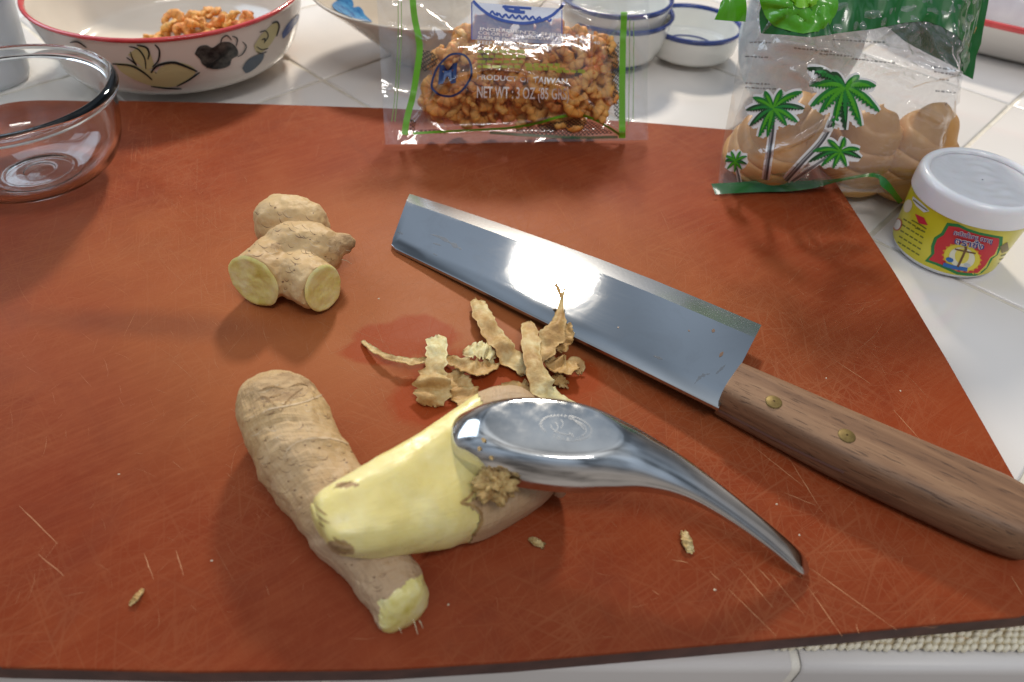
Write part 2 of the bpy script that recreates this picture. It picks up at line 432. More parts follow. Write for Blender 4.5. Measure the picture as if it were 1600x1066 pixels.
# raised pale burrs of the deeper cuts
m_cut = mottled('cut_burr', (.34, .12, .045), (.50, .24, .11), 400, .7)
lst = []
def cut(p, q, wd=.00022, bow=0.0):
    a = at(*p, ZB); b = at(*q, ZB); d = (b-a); L = d.length; nrm = Vector((-d.y, d.x, 0)).normalized(); V = []; n = 7
    for k in range(n):
        t = k/(n-1); c = a+d*t+nrm*(bow*L*4*t*(1-t))+nrm*random.uniform(-.0001, .0001); ww = wd*.5*(.25+.75*math.sin(math.pi*min(max(t, .03), .97)))
        V += [c-nrm*ww+Vector((0, 0, .00004)), c+nrm*ww+Vector((0, 0, .00004))]
    lst.append((V, [(2*k, 2*k+1, 2*k+3, 2*k+2) for k in range(n-1)]))
for p, q in (((1257, 882), (1402, 985)), ((1259, 912), (1316, 995)), ((1138, 920), (1213, 994)), ((1185, 888), (1206, 911)), ((1200, 892), (1258, 963)), ((1155, 888), (1208, 950)), ((1245, 890), (1253, 904)), ((1108, 892), (1125, 908)),
             ((1232, 715), (1285, 800)), ((1180, 700), (1255, 760)), ((1580, 900), (1598, 930)), ((1019, 922), (1030, 930)), ((60, 866), (100, 900)), ((275, 860), (287, 900)), ((1337, 975), (1342, 990)), ((225, 865), (240, 905)), ((30, 790), (90, 850)), ((1225, 770), (1275, 790)), ((1050, 875), (1075, 879)),
             ((1300, 560), (1360, 600)), ((1395, 640), (1440, 690))):
    cut(p, q, .00028)
for k in range(950):
    zone = random.random()
    if zone < .5: px, py = random.gauss(480, 210), random.gauss(420, 150)
    elif zone < .85: px, py = random.uniform(0, 1500), random.uniform(180, 1010)
    else: px, py = random.gauss(1270, 120), random.gauss(540, 150)
    a = random.choice((-62, -50, -40, -20, 30, 62, 75, 100, 50))+random.gauss(0, 14); L = min(95, random.expovariate(1/26.0)+8)
    q = (px+L*math.cos(R(a)), py+L*math.sin(R(a))*.7)
    ok = True
    for x, y in ((px, py), q):
        if y < 215 or y > 1000 or x < -30 or x > 1270+(y-250)*.62: ok = False
    if ok: cut((px, py), q, random.uniform(.00003, .00009), random.uniform(-.06, .06))
o = obj('cut_marks', *join(lst), m_cut, board, smooth=False); o['kind'] = 'stuff'

# ================================================================ CERAMICS AND GLASS AT THE BACK
m_porc = Mat('cream_porcelain'); m_porc.set(rough=.12, coat=.5); m_porc.col(m_porc.ramp(m_porc.noise(20, 3), [(.3, (.70, .64, .56)), (.7, (.76, .71, .63))]))
m_beige = Mat('beige_stoneware'); m_beige.set(rough=.16, coat=.4); m_beige.col(m_beige.ramp(m_beige.noise(30, 3), [(.3, (.56, .47, .37)), (.7, (.62, .53, .42))]))
m_red = mottled('red_glaze', (.55, .035, .04), (.66, .07, .07), 90, .18, coat=.5)
m_navy = mottled('navy_glaze', (.012, .03, .16), (.03, .06, .26), 120, .2, coat=.5)
m_white = Mat('white_porcelain'); m_white.set(rough=.1, coat=.5, color=(.74, .74, .70))
def bowl(name, x, y, r, h, foot, label, mat, rim, group=None, z0=0.0, th=.0028, prof=None, rimh=.0022, belly=.0):
    t = thing(name, (x, y, z0), label, 'bowl', group)
    outer = prof or [(foot*.86, .0022), (foot*.93, 0), (foot, .0008), (foot*1.0, .004), (foot+(r-foot)*.40+belly, h*.22), (foot+(r-foot)*.72+belly*.6, h*.52), (r-.0008, h-.002)]
    po = smoothprof(outer, 6)
    inner = [(max(.0005, a-th), b+(th*.9 if b < h*.3 else th*.3)) for a, b in po if b >= .0038 and b < h-.0035]
    lip = [(r, h-.0006), (r-.0006, h), (r-th*.7, h-.0001), (r-th, h-.0012)]
    fl = max(.006, inner[0][1])
    full = [(.0004, .0026)]+po+lip+list(reversed(inner))+[(inner[0][0]*.7, fl-.0012), (.0004, fl-.0016)]
    V, fs = lathe(full, x, y, z0, 96)
    body = obj('body', V, fs, mat, t)
    if rim:
        rp = [(r-.0009, h-rimh), (r+.0003, h-.0008), (r-.0003, h+.0004), (r-th*.75, h+.0003), (r-th-.0003, h-.0014), (r-th-.0002, h-rimh*.8)]
        V2, f2 = lathe(smoothprof(rp, 3), x, y, z0, 96); obj('rim_glaze', V2, f2, rim, t)
    return t, Skin(V, fs), body
# bowl with red rim, painted outside
rb, rbs, _ = bowl('painted_bowl', -.239, .488, .0865, .0535, .040, 'cream bowl with red rim and painted leaves holding dried shrimp', m_porc.m, m_red, belly=.010)
m_ol = ink('olive_leaf_glaze', (.55, .52, .27), 1, .2); m_dk = ink('dark_brush_glaze', (.018, .03, .03), 1, .2); m_fl = mottled('dark_petal_glaze', (.012, .018, .02), (.09, .10, .09), 260, .2); m_bl2 = ink('blue_grey_glaze', (.08, .12, .16), 1, .2)
LF = [[(180, 98), (205, 100), (225, 108), (238, 122), (250, 106), (270, 97), (292, 100), (306, 110), (296, 122), (275, 134), (245, 135), (215, 126), (190, 112)],
      [(200, 85), (212, 76), (222, 70), (232, 78), (238, 92), (240, 104), (228, 108), (214, 98)],
      [(396, 72), (406, 56), (418, 44), (430, 34), (435, 44), (428, 60), (416, 76), (402, 83)]]
for p in LF: obj('painted_leaf', *blob(rbs, p, .00035), m_ol, rb)
obj('painted_flower', *blob(rbs, [(304, 84), (310, 73), (322, 70), (332, 74), (345, 66), (360, 66), (370, 76), (371, 86), (362, 92), (358, 102), (345, 107), (328, 107), (316, 100), (312, 92)], .0004), m_fl, rb)
obj('painted_leaf', *blob(rbs, [(378, 106), (386, 94), (400, 86), (412, 84), (408, 96), (396, 108), (384, 114)], .0004), m_bl2, rb)
obj('painted_leaf', *blob(rbs, [(440, 52), (450, 36), (466, 22), (464, 34), (452, 50), (442, 60)], .0004), ink('blue_leaf_glaze', (.10, .16, .36), 1, .2), rb)
for p, wd in (([(110, 66), (122, 65), (136, 74)], 2), ([(176, 99), (205, 102), (224, 112), (238, 124)], 2.6), ([(236, 113), (246, 102), (270, 97), (290, 103), (308, 111)], 3.4), ([(312, 112), (295, 124), (276, 134)], 2.4), ([(236, 134), (260, 137), (284, 138)], 2), ([(202, 72), (216, 76), (226, 90), (228, 107)], 2), ([(214, 70), (228, 73), (233, 82), (231, 92)], 2.6), ([(242, 69), (249, 78), (247, 94), (238, 104)], 2.4), ([(204, 80), (208, 92), (214, 100)], 1.6), ([(198, 89), (208, 96), (214, 102)], 1.8),
              ([(344, 70), (346, 60), (354, 55), (361, 62)], 1.6), ([(362, 56), (370, 60), (368, 72)], 1.6), ([(378, 65), (384, 72), (378, 84), (370, 88)], 1.4), ([(322, 106), (335, 96), (352, 84), (360, 74)], 1.5), ([(405, 50), (414, 48), (418, 56), (412, 66)], 1.6), ([(400, 72), (408, 77), (418, 75)], 1.4), ([(424, 36), (432, 34), (435, 42), (431, 56)], 2.2), ([(408, 62), (413, 60), (412, 67)], 1.5), ([(400, 80), (408, 83), (416, 80)], 1.3)):
    obj('painted_line', *stroke(rbs, p, wd, .0006, None, lambda t: .45+.8*math.sin(math.pi*min(1, .12+t*.8))), m_dk, rb)
# beige bowl with a blue painted flower inside
bb, bbs, _ = bowl('beige_bowl', -.0725, .532, .0845, .051, .030, 'beige conical bowl with a blue flower painted inside, beside the shrimp bag', m_beige.m, None, prof=[(.026, .002), (.029, 0), (.031, .001), (.034, .005), (.054, .024), (.0837, .049)])
m_bf = mottled('blue_flower_glaze', (.01, .10, .30), (.06, .30, .55), 160, .2)
obj('painted_flower', *blob(bbs, [(518, 8), (524, 3), (534, 2), (546, 8), (553, 12), (560, 11), (566, 16), (570, 24), (581, 35), (566, 34), (556, 33), (546, 27), (532, 21), (522, 15)], .0004), m_bf, bb)
obj('painted_petal', *blob(bbs, [(524, 0), (534, -12), (546, -6), (552, 8), (548, 11), (538, 4)], .0005), m_bf, bb)
# blue-rimmed little bowls
SX, SY = .060, .541
for k in range(2):
    g = 'stacked blue-rimmed bowls'
    if k == 0: st, _, _ = bowl('small_bowl', SX+.0025, SY, .040, .036, .022, 'lower bowl of the blue-rimmed stack behind the shrimp bag', m_white.m, m_navy, None, 0, belly=.002, rimh=.003)
    else: st, _, _ = bowl('small_bowl', SX-.001, SY+.001, .041, .036, .022, 'upper bowl of the blue-rimmed stack behind the shrimp bag', m_white.m, m_navy, None, .0105, belly=.002, rimh=.003)
    if k == 0:
        V2, f2 = lathe([(.0222, .0005), (.0226, .0012), (.0228, .0034), (.0232, .0042)], SX+.0025, SY, 0, 64); obj('foot_ring', V2, f2, m_navy, st)
sb, sbs, _ = bowl('small_bowl', .121, .555, .0365, .0255, .022, 'single blue-rimmed white bowl standing alone near the palm-printed bag', m_white.m, m_navy, belly=.004, rimh=.0032)
V2, f2 = lathe([(.0195, .0072), (.0202, .0074), (.0207, .0078)], .121, .555, 0, 64); obj('inner_ring', V2, f2, m_navy, sb)
# tray with red rim
ta0 = at(1413, 3, .034); ta1 = at(1600, 41, .034); td = (ta1-ta0).normalized(); tn = Vector((-td.y, td.x, 0))
TRC = ta0+td*.12+tn*.135; TRC.z = 0
tr = thing('red_rimmed_tray', TRC, 'big white tray with a red rim behind the palm-printed bag', 'tray')
def sup(a, b, e, z, n=96):
    out = []
    for i in range(n):
        t = 2*math.pi*i/n; c, s_ = math.cos(t), math.sin(t)
        out.append(TRC+td*(a*math.copysign(abs(c)**(2/e), c))+tn*(b*math.copysign(abs(s_)**(2/e), s_))+Vector((0, 0, z)))
    return out
def supm(prof, e): return sum([sup(a, b, e, z) for a, b, z in prof], []), grid_faces(96, len(prof), closed_u=True)
A_, B_ = .175, .145
pr = [(.01, .01, .001), (A_-.032, B_-.032, .0005), (A_-.026, B_-.026, .004), (A_-.012, B_-.012, .022), (A_-.002, B_-.002, .031), (A_, B_, .034), (A_-.003, B_-.003, .0345), (A_-.008, B_-.008, .030), (A_-.022, B_-.022, .008), (A_-.03, B_-.03, .0045), (.01, .01, .004)]
obj('body', *supm(pr, 3), Mat('tray_enamel').set(color=(.70, .67, .63), rough=.2, coat=.4).m, tr)
pr = [(A_-.0018, B_-.0018, .0305), (A_+.0006, B_+.0006, .0336), (A_-.001, B_-.001, .0352), (A_-.0035, B_-.0035, .0349), (A_-.0068, B_-.0068, .0312)]
obj('rim_band', *supm(pr, 3), m_red, tr)
# white package lying in the tray
pk = thing('white_package', TRC+Vector((0, 0, .005)), 'pale white wrapped package lying in the red-rimmed tray', 'package')
V = []
for z, k in ((.006, .92), (.012, 1), (.038, 1.0), (.044, .93)):
    for x, y in rounded_rect(.25*k, .19*k, .02): V.append(TRC+td*x+tn*y+Vector((0, 0, z+.002*noise.noise(Vector((x*40, y*40, z))))))
nn_ = len(V)//4
obj('wrap', V, grid_faces(nn_, 4, closed_u=True)+[tuple(range(3*nn_, 4*nn_))], mottled('pale_wrap', (.60, .57, .62), (.68, .66, .70), 60, .3, .001), pk)
# frosted cup at the left, pale cup behind the palm bag
m_frost = Mat('frosted_plastic'); m_frost.set(color=(.80, .83, .86), rough=.35, trans=.45, ior=1.3)
m_pale = Mat('pale_plastic'); m_pale.set(color=(.52, .58, .62), rough=.35, sss=.1)
def cup(name, x, y, prof, mat, label, cat):
    t = thing(name, (x, y, 0), label, cat)
    po = smoothprof(prof, 6); inn = [(a-.0014, b+.001) for a, b in po]
    V, fs = lathe([(.0003, po[0][1])]+po+list(reversed(inn))+[(.0003, inn[0][1])], x, y, 0, 72); obj('wall', V, fs, mat, t)
    r, h = po[-1]; V, fs = lathe(smoothprof([(r-.001, h-.003), (r+.0016, h-.0016), (r+.0014, h+.0008), (r-.0008, h+.001), (r-.002, h-.001)], 4), x, y, 0, 72); obj('rim', V, fs, mat, t)
    return t
cup('frosted_cup', -.362, .452, [(.024, .0008), (.028, .003), (.031, .02), (.036, .058)], m_frost.m, 'frosted clear plastic cup behind the glass bowl', 'cup')
cup('pale_cup', .178, .487, [(.016, .0008), (.024, .006), (.034, .022), (.039, .040), (.039, .052), (.037, .070)], m_pale.m, 'pale bluish plastic cup behind the palm-printed bag', 'cup')
# brown packet with a red strip, far behind
pc = at(788, 2, .004); pk2 = thing('brown_packet', (pc.x, pc.y+.02, 0), 'small brown packet with a red end behind the shrimp bag', 'packet')
for nm, x0, x1, mt in (('wrapper', -.036, .017, mottled('brown_wrapper', (.10, .075, .05), (.24, .20, .16), 150, .4, .001)), ('red_end', .0172, .026, plain('red_wrapper', (.45, .02, .04), .35))):
    V = []
    for z, k in ((.0005, .9), (.004, 1), (.010, 1), (.0135, .85)):
        for q in range(4): pass
        for a, b in ((x0, -.02*k), (x1, -.02*k), (x1, .03*k), (x0, .03*k)): V.append((pc.x+a, pc.y+.02+b, z+.0012*noise.noise(Vector((a*90, b*90, z*90)))))
    obj(nm, V, grid_faces(4, 4, closed_u=True)+[(12, 13, 14, 15)], mt, pk2, smooth=False)
# glass bowl
m_glass = Mat('clear_glass'); m_glass.set(color=(.96, .985, .98), rough=0, trans=1, ior=1.48)
GXc, GYc = -.2525, .3205
gb = thing('glass_bowl', (GXc, GYc, ZB), 'small clear glass bowl standing on the corner of the cutting board', 'bowl')
go = [(.0004, .0012), (.014, .0010), (.0185, .0003), (.021, .0002), (.0235, .001), (.030, .004), (.039, .0105), (.0445, .020), (.0472, .031), (.0482, .042), (.0485, .0435), (.0505, .0445), (.0515, .0462), (.0515, .0482), (.0503, .0496), (.0485, .0500), (.0470, .0492), (.0463, .0475),
      (.0455, .042), (.0445, .031), (.0418, .0205), (.0362, .0120), (.028, .0066), (.020, .0046), (.017, .0043), (.0155, .0047), (.0080, .0046), (.0072, .0042), (.0004, .0042)]
V, fs = lathe(smoothprof(go, 4), GXc, GYc, ZB+.0002, 112); obj('glass_wall', V, fs, m_glass.m, gb)

# ================================================================ DRIED SHRIMP
m_sh = Mat('dried_shrimp'); oi = m_sh.node('ObjectInfo')
c = m_sh.ramp(oi.outputs['Random'], [(0, (.66, .20, .025)), (.35, (.72, .29, .045)), (.7, (.74, .39, .10)), (1, (.72, .15, .02))])
uvx = m_sh.node('TexCoord'); sx_ = m_sh.node('SeparateXYZ'); m_sh.link(uvx.outputs['UV'], sx_.inputs[0])
c = m_sh.mix(m_sh.math('MULTIPLY', m_sh.ramp(m_sh.noise(240, 4), [(.4, 0.0), (.7, 1.0)]), .6), c, (.76, .45, .13))
band = m_sh.ramp(m_sh.math('FRACT', m_sh.math('MULTIPLY', sx_.outputs['X'], 7)), [(0, .5), (.25, 1.0), (.9, 1.0), (1, .5)])
c = m_sh.mix(.6, c, band, 'MULTIPLY')
m_sh.col(c).set(rough=.56, sss=.12); m_sh.b.inputs['Subsurface Radius'].default_value = (.004, .0015, .0006)
m_sh.bump(m_sh.noise(700, 3), .5, .0003)
def shrimp_mesh(seed):
    rnd = random.Random(seed); ang = R(rnd.uniform(170, 270)); Rr = rnd.uniform(.0046, .0058); nr = 30; ns = 9; V = []; U = []
    for k in range(nr):
        t = k/(nr-1); a = -ang/2+ang*t
        rad = .0036*(.45+.55*math.sin(math.pi*min(.5, .12+t*.9)))*(1-.62*max(0, t-.3)/.7)
        rad *= .95+.06*abs(math.sin(math.pi*7*t))
        if k in (0, nr-1): rad *= .3
        rr = Rr*(1+.12*math.sin(2.1*t+seed))
        for j in range(ns):
            b = 2*math.pi*j/ns; q = rr+rad*1.15*math.cos(b)
            V.append(Vector((q*math.cos(a), q*math.sin(a), rad*.8*math.sin(b)+.0012*math.sin(3*t+seed)))); U.append((t, j/ns))
    for i, v in enumerate(V): V[i] = v+Vector((noise.noise(v*300+Vector((seed, 0, 0))), noise.noise(v*300+Vector((0, seed, 9))), noise.noise(v*300+Vector((5, 0, seed)))))*.0017
    fs = grid_faces(ns, nr, closed_u=True)+[tuple(reversed(range(ns))), tuple((nr-1)*ns+j for j in range(ns))]
    # tail fan and legs
    a = ang/2; tip = Vector((Rr*math.cos(a), Rr*math.sin(a), 0)); d = Vector((-math.sin(a), math.cos(a), 0)); o_ = len(V)
    for sgn in (-1, 1):
        V += [tip-d*.0008, tip+d*.0045+Vector((0, 0, sgn*.0018)), tip+d*.004+Vector((0, 0, sgn*.0004)), tip+d*.001+Vector((0, 0, sgn*.0006))]; U += [(.95, 0)]*4
    fs += [(o_, o_+1, o_+2, o_+3), (o_+4, o_+5, o_+6, o_+7)]
    return mesh_data('dried_shrimp', V, fs, m_sh.m, uv=U)
SHR = [shrimp_mesh(k) for k in range(7)]
def put_shrimp(loc, rot, sc, label, group):
    o = bpy.data.objects.new('dried_shrimp', random.choice(SHR)); COL.objects.link(o)
    o.location = loc; o.rotation_euler = rot; o.scale = (sc, sc, sc); return tag(o, label, 'shrimp', group)
# heap in the painted bowl
k = 0
for lay, (rad, num) in enumerate(((.043, 30), (.036, 24), (.026, 14), (.014, 5))):
    for q in range(num):
        a = 2.4*q+lay; r_ = rad*math.sqrt((q+.5)/num)
        p = Vector((-.224+r_*math.cos(a)*1.15, .503+r_*math.sin(a)*.95, .0105+lay*.0052+.10*max(0, r_-.03)**1.0*.25+random.uniform(0, .0015)))
        put_shrimp(p, (random.uniform(-.6, .6), random.uniform(-.6, .6), random.uniform(0, 6.3)), random.uniform(.7, 1.0), 'curled orange dried shrimp heaped in the red-rimmed bowl', 'dried shrimp in the red-rimmed bowl')

# ================================================================ SHRIMP BAG
class Bag:
    def __init__(s, p0, p1, lean, H, bulge):
        s.O = p0; s.U = p1-p0; s.W = s.U.length; s.U = s.U/s.W
        back = Vector((-s.U.y, s.U.x, 0)).normalized()
        s.V = (back*math.cos(lean)+Vector((0, 0, 1))*math.sin(lean)).normalized()
        s.N = s.U.cross(s.V).normalized(); s.H = H; s.b = bulge
        if s.N.dot(Vector((0, -1, 0))) < 0: s.N = -s.N
    def pos(s, u, v, side): return s.O+s.U*(u*s.W)+s.V*(v*s.H)+s.N*s.b(u, v, side)
    def plane_uv(s, px, py):
        d = rayd(px, py); t = (s.O-CAM).dot(s.N)/d.dot(s.N); q = CAM+d*t-s.O
        return q.dot(s.U)/s.W, q.dot(s.V)/s.H
    def film(s, side, nu=120, nv=80, u0=0, u1=1, v0=0, v1=1, warp=None):
        V = []; 
        for j in range(nv):
            for i in range(nu):
                u = u0+(u1-u0)*i/(nu-1); v = v0+(v1-v0)*j/(nv-1)
                V.append(s.pos(u, v, side))
        return V, grid_faces(nu, nv)
def sst(a, b, x):
    t = min(1, max(0, (x-a)/(b-a))); return t*t*(3-2*t)
def segd(p, a, b):
    dx, dy = b[0]-a[0], b[1]-a[1]; t = max(0, min(1, ((p[0]-a[0])*dx+(p[1]-a[1])*dy)/(dx*dx+dy*dy)))
    return math.hypot(p[0]-a[0]-t*dx, p[1]-a[1]-t*dy), t
CRE = []
def bag1(u, v, side):
    uu = (u-.105)/(.905-.105)
    e = sst(0, .22, uu)*sst(0, .2, 1-uu) if 0 < uu < 1 else 0
    ve = sst(.05, .34, v)*(1-.55*sst(.5, 1.0, v))
    w_ = noise.noise(Vector((u*7, v*5, 3 if side > 0 else 8)))*.0016*sst(-.02, .12, v)
    base = .0195*e*ve+w_*(.35+.65*e)+.0012*noise.noise(Vector((u*3, v*2, 1)))
    if side < 0: return -.0115*e*ve-.0009+.6*w_
    for pts, amp, wd in CRE:
        dd = min(segd((u, v), pts[i], pts[i+1])[0] for i in range(len(pts)-1))
        base += amp*math.exp(-(dd/wd)**2)
    # outer flange flutters
    if u < .105 or u > .905: base += .0014*math.sin(v*9+u*20)*sst(0, .1, abs(u-.5)-.4)
    base += .0016*math.sin(u*13+.6)*max(0, 1-v/.09)
    return base+.0003
B1 = Bag(at(602, 226, ZB+.0012), at(1011, 219, ZB+.0012), R(57), .088, bag1)
def cre(pts, amp, wd): CRE.append(([B1.plane_uv(*p) for p in pts], amp, wd))
cre([(648, 192), (690, 140), (715, 128), (760, 118), (800, 122), (850, 138), (890, 152), (935, 185), (968, 208)], .0034, .013)
cre([(655, 12), (700, 55), (712, 64)], .0028, .011); cre([(880, 28), (912, 45), (930, 20)], .0028, .011); cre([(790, 12), (885, 18), (960, 26), (1004, 24)], .0028, .011)
cre([(612, 42), (640, 50), (662, 66)], .0026, .011); cre([(940, 68), (965, 38)], .0026, .011); cre([(690, 200), (800, 196), (860, 188), (905, 178), (968, 208)], .0018, .014); cre([(612, 140), (640, 148)], .0022, .011); cre([(980, 60), (1000, 90), (996, 150)], .0022, .011)
m_film = film_mat('clear_bag_film', (.985, .985, .985), .014, 50, .0012)
m_film_b = film_mat('clear_bag_film_back', (.98, .98, .98), .03, 60, .0008)
bag = thing('shrimp_bag', B1.pos(.5, 0, 0), 'clear bag of dried shrimp with green side stripes and NET WT lettering', 'bag')
V1, f1 = B1.film(1, 300, 180); obj('front_film', V1, f1, m_film, bag)
Vb, fb = B1.film(-1, 60, 40); obj('back_film', Vb, fb, m_film_b, bag)
K1 = Skin(V1, f1); OFF = .00025
m_grn = ink('green_print', (.13, .42, .012), .97); m_grn2 = ink('thin_green_print', (.20, .38, .08), .7); m_inkw = ink('white_print', (.82, .78, .76)); m_inkn = ink('navy_print', (.012, .035, .13)); m_inkb = ink('blue_print', (.015, .07, .36)); m_pblue = ink('pale_blue_print', (.30, .45, .75), .42); m_ol2 = ink('olive_print', (.30, .36, .02), .75)
obj('side_stripe', *stroke(K1, [(645, -2), (648, 28), (656, 72), (652, 110), (645, 150), (636, 185), (632, 211)], 10, OFF, 40), m_grn, bag)
obj('side_stripe', *stroke(K1, [(975, 19), (973, 70), (972, 130), (972, 180), (972, 216)], 10, OFF, 40), m_grn, bag)
for p in ([(622, 2), (622, 60), (618, 140), (612, 190)], [(627, 2), (627, 60), (622, 140), (617, 190)], [(984, 30), (983, 120), (982, 195)], [(990, 34), (990, 120), (989, 190)]): obj('thin_stripe', *stroke(K1, p, 1.6, OFF, 24), m_grn2, bag)
obj('bottom_stripe', *stroke(K1, [(645, 209), (700, 205), (760, 202), (800, 199), (840, 192), (872, 183), (904, 179), (930, 187), (955, 201), (968, 210)], 3.6, OFF, 50), m_grn, bag)
# fine black net printed along the sides and foot
mh = Mat('printed_net'); tcn = mh.node('TexCoord'); sp = mh.node('SeparateXYZ'); mh.link(tcn.outputs['Object'], sp.inputs[0])
def wav(a): 
    x = mh.math('ADD', mh.math('MULTIPLY', sp.outputs['X'], 2600*a), mh.math('MULTIPLY', sp.outputs['Z'], 3100)); return mh.math('GREATER_THAN', mh.math('SINE', x), .35)
al = mh.math('MULTIPLY', mh.math('MAXIMUM', wav(1), wav(-1)), .75); mh.link(al, mh.b.inputs['Alpha']); mh.set(color=(.03, .035, .03), rough=.5)
for p in ([(657, 78), (674, 80), (686, 92), (680, 104), (664, 112), (655, 104)], [(641, 186), (650, 190), (648, 204), (640, 206)], [(946, 70), (967, 66), (967, 90), (950, 92)], [(955, 96), (967, 94), (967, 190), (960, 180), (956, 140)], [(800, 204), (860, 192), (903, 184), (930, 192), (960, 208), (900, 213), (830, 211)], [(640, 208), (700, 209), (690, 202), (655, 203)]):
    obj('net_print', *blob(K1, p, OFF*.8, 5, False), mh.m, bag)
obj('foot_print', *stroke(K1, [(765, 207), (830, 212), (900, 215), (965, 214)], 4.5, OFF*1.5, 30), ink('dark_green_print', (.02, .12, .05), .75), bag)
# maker's mark
obj('mark_ring', *stroke(K1, [(715, 84), (726, 87), (734, 97), (737, 113), (732, 128), (722, 141), (709, 149), (696, 150), (684, 146), (676, 138), (676, 128), (682, 110), (692, 96), (704, 86), (715, 84)], 3.4, OFF*1.6, 70), m_inkn, bag)
obj('mark_letter', *letters(K1, 'M', (685, 131), (719, 126), 28, OFF*1.8, .05, .25), m_inkn, bag)
# lettering
obj('lettering', *letters(K1, 'NET WT : 3 OZ (85 GRS)', (745, 152), (889, 155), 18, OFF*1.8, .012), m_inkw, bag)
obj('lettering', *letters(K1, 'PRODUCT OF TAIWAN', (745, 124), (886, 132), 9, OFF*1.8, .015), m_inkw, bag)
for s_, p, q, h in (('INGREDIENTS: SHRIMP, SALT', (750, 48), (930, 62), 5), ('COLOR FD & C YELLOW 5, FD & C RED 40', (747, 54), (936, 70), 5), ('SULFUR DIOXIDE', (746, 61), (825, 68), 5), ('KEEP IN REFRIGERATOR', (746, 69), (862, 79), 5.5)):
    obj('lettering', *letters(K1, s_, p, q, h, OFF*1.8, .012), m_inkw, bag)
lst = []
for y in (80, 88, 96, 104):
    x = 746
    while x < 812:
        wd = random.uniform(6, 13); lst.append(stroke(K1, [(x, y), (x+wd*.5, y+.8), (x+wd, y+.9)], random.uniform(4, 6), OFF, 4)); x += wd+2
for y, x, x1 in ((101, 820, 868), (107, 822, 880), (111, 868, 912)):
    while x < x1:
        wd = random.uniform(6, 12); lst.append(stroke(K1, [(x, y), (x+wd*.5, y+.8), (x+wd, y+1.2)], random.uniform(4, 6), OFF, 4)); x += wd+2
obj('faint_print', *join(lst), m_ol2, bag)
# blue emblem at the fold
obj('pale_panel', *blob(K1, [(737, 4), (800, 8), (878, 14), (878, 42), (878, 70), (800, 66), (737, 62)], OFF*.5, 6, False), m_pblue, bag)
obj('emblem_field', *blob(K1, [(742, 5), (776, 7), (810, 9), (845, 11), (878, 14), (872, 22), (858, 30), (838, 35), (815, 36), (785, 32), (762, 22)], OFF, 4, False), ink('emblem_white', (.72, .75, .86), .92), bag)
obj('emblem_arc', *stroke(K1, [(739, 2), (752, 15), (770, 27), (792, 34), (818, 37), (844, 33), (862, 25), (874, 14), (881, 5)], 4.6, OFF*1.6, 50), m_inkb, bag)
lst = [stroke(K1, [(788, 9), (792, 16), (806, 19), (820, 20)], 5, OFF*1.6, 8), stroke(K1, [(785, 11), (830, 14)], 4, OFF*1.6, 4), stroke(K1, [(806, 12), (810, 20)], 8, OFF*1.6, 4)]
for x in range(0, 9):
    x0 = 766+x*10.5; y0 = 18+x*.9+(3 if x > 0 else 0); lst.append(stroke(K1, [(x0, y0+4), (x0+3, y0), (x0+6, y0+4), (x0+9, y0+6), (x0+11, y0+2)], 3.0, OFF*1.7, 12))
obj('emblem_print', *join(lst), m_inkb, bag)
obj('panel_edge', *stroke(K1, [(737, 4), (737, 62)], 1.6, OFF*1.2, 12), m_inkb, bag); obj('panel_edge', *stroke(K1, [(878, 14), (878, 54)], 1.4, OFF*1.2, 12), m_inkb, bag)
# the shrimp inside
REG = [(648, 196), (668, 158), (694, 76), (730, 52), (775, 42), (830, 48), (880, 56), (930, 62), (952, 80), (960, 120), (964, 190), (920, 196), (860, 192), (780, 200), (700, 200)]
def inside(p, poly):
    r = False
    for i in range(len(poly)):
        a, b = poly[i], poly[i-1]
        if (a[1] > p[1]) != (b[1] > p[1]) and p[0] < (b[0]-a[0])*(p[1]-a[1])/(b[1]-a[1])+a[0]: r = not r
    return r
Mb = Matrix((B1.U, B1.V, B1.N)).transposed()
for lay in range(3):
    yy = 46 if lay else 52; row = 0
    while yy < 202:
        xx = 650+(row % 2)*14+lay*9
        while xx < 968:
            p = (xx+random.uniform(-6, 6), yy+random.uniform(-5, 5))
            if inside(p, REG):
                u, v = B1.plane_uv(*p); f_ = bag1(u, v, 1); b_ = bag1(u, v, -1)
                room = f_-b_
                if room > .010:
                    dep = f_-.0076-lay*min(.0058, max(.002, (room-.008)/2))
                    if lay == 0 or room > .011:
                        rot = (Mb @ (Matrix.Rotation(random.uniform(0, 6.28), 3, 'Z') @ Matrix.Rotation(random.gauss(0, .22), 3, 'X') @ Matrix.Rotation(random.gauss(0, .22), 3, 'Y'))).to_euler()
                        put_shrimp(B1.O+B1.U*(u*B1.W)+B1.V*(v*B1.H)+B1.N*dep, rot, random.uniform(.68, .98), 'curled orange dried shrimp packed inside the clear printed bag', 'dried shrimp in the clear bag')
            xx += 25
        yy += 16; row += 1

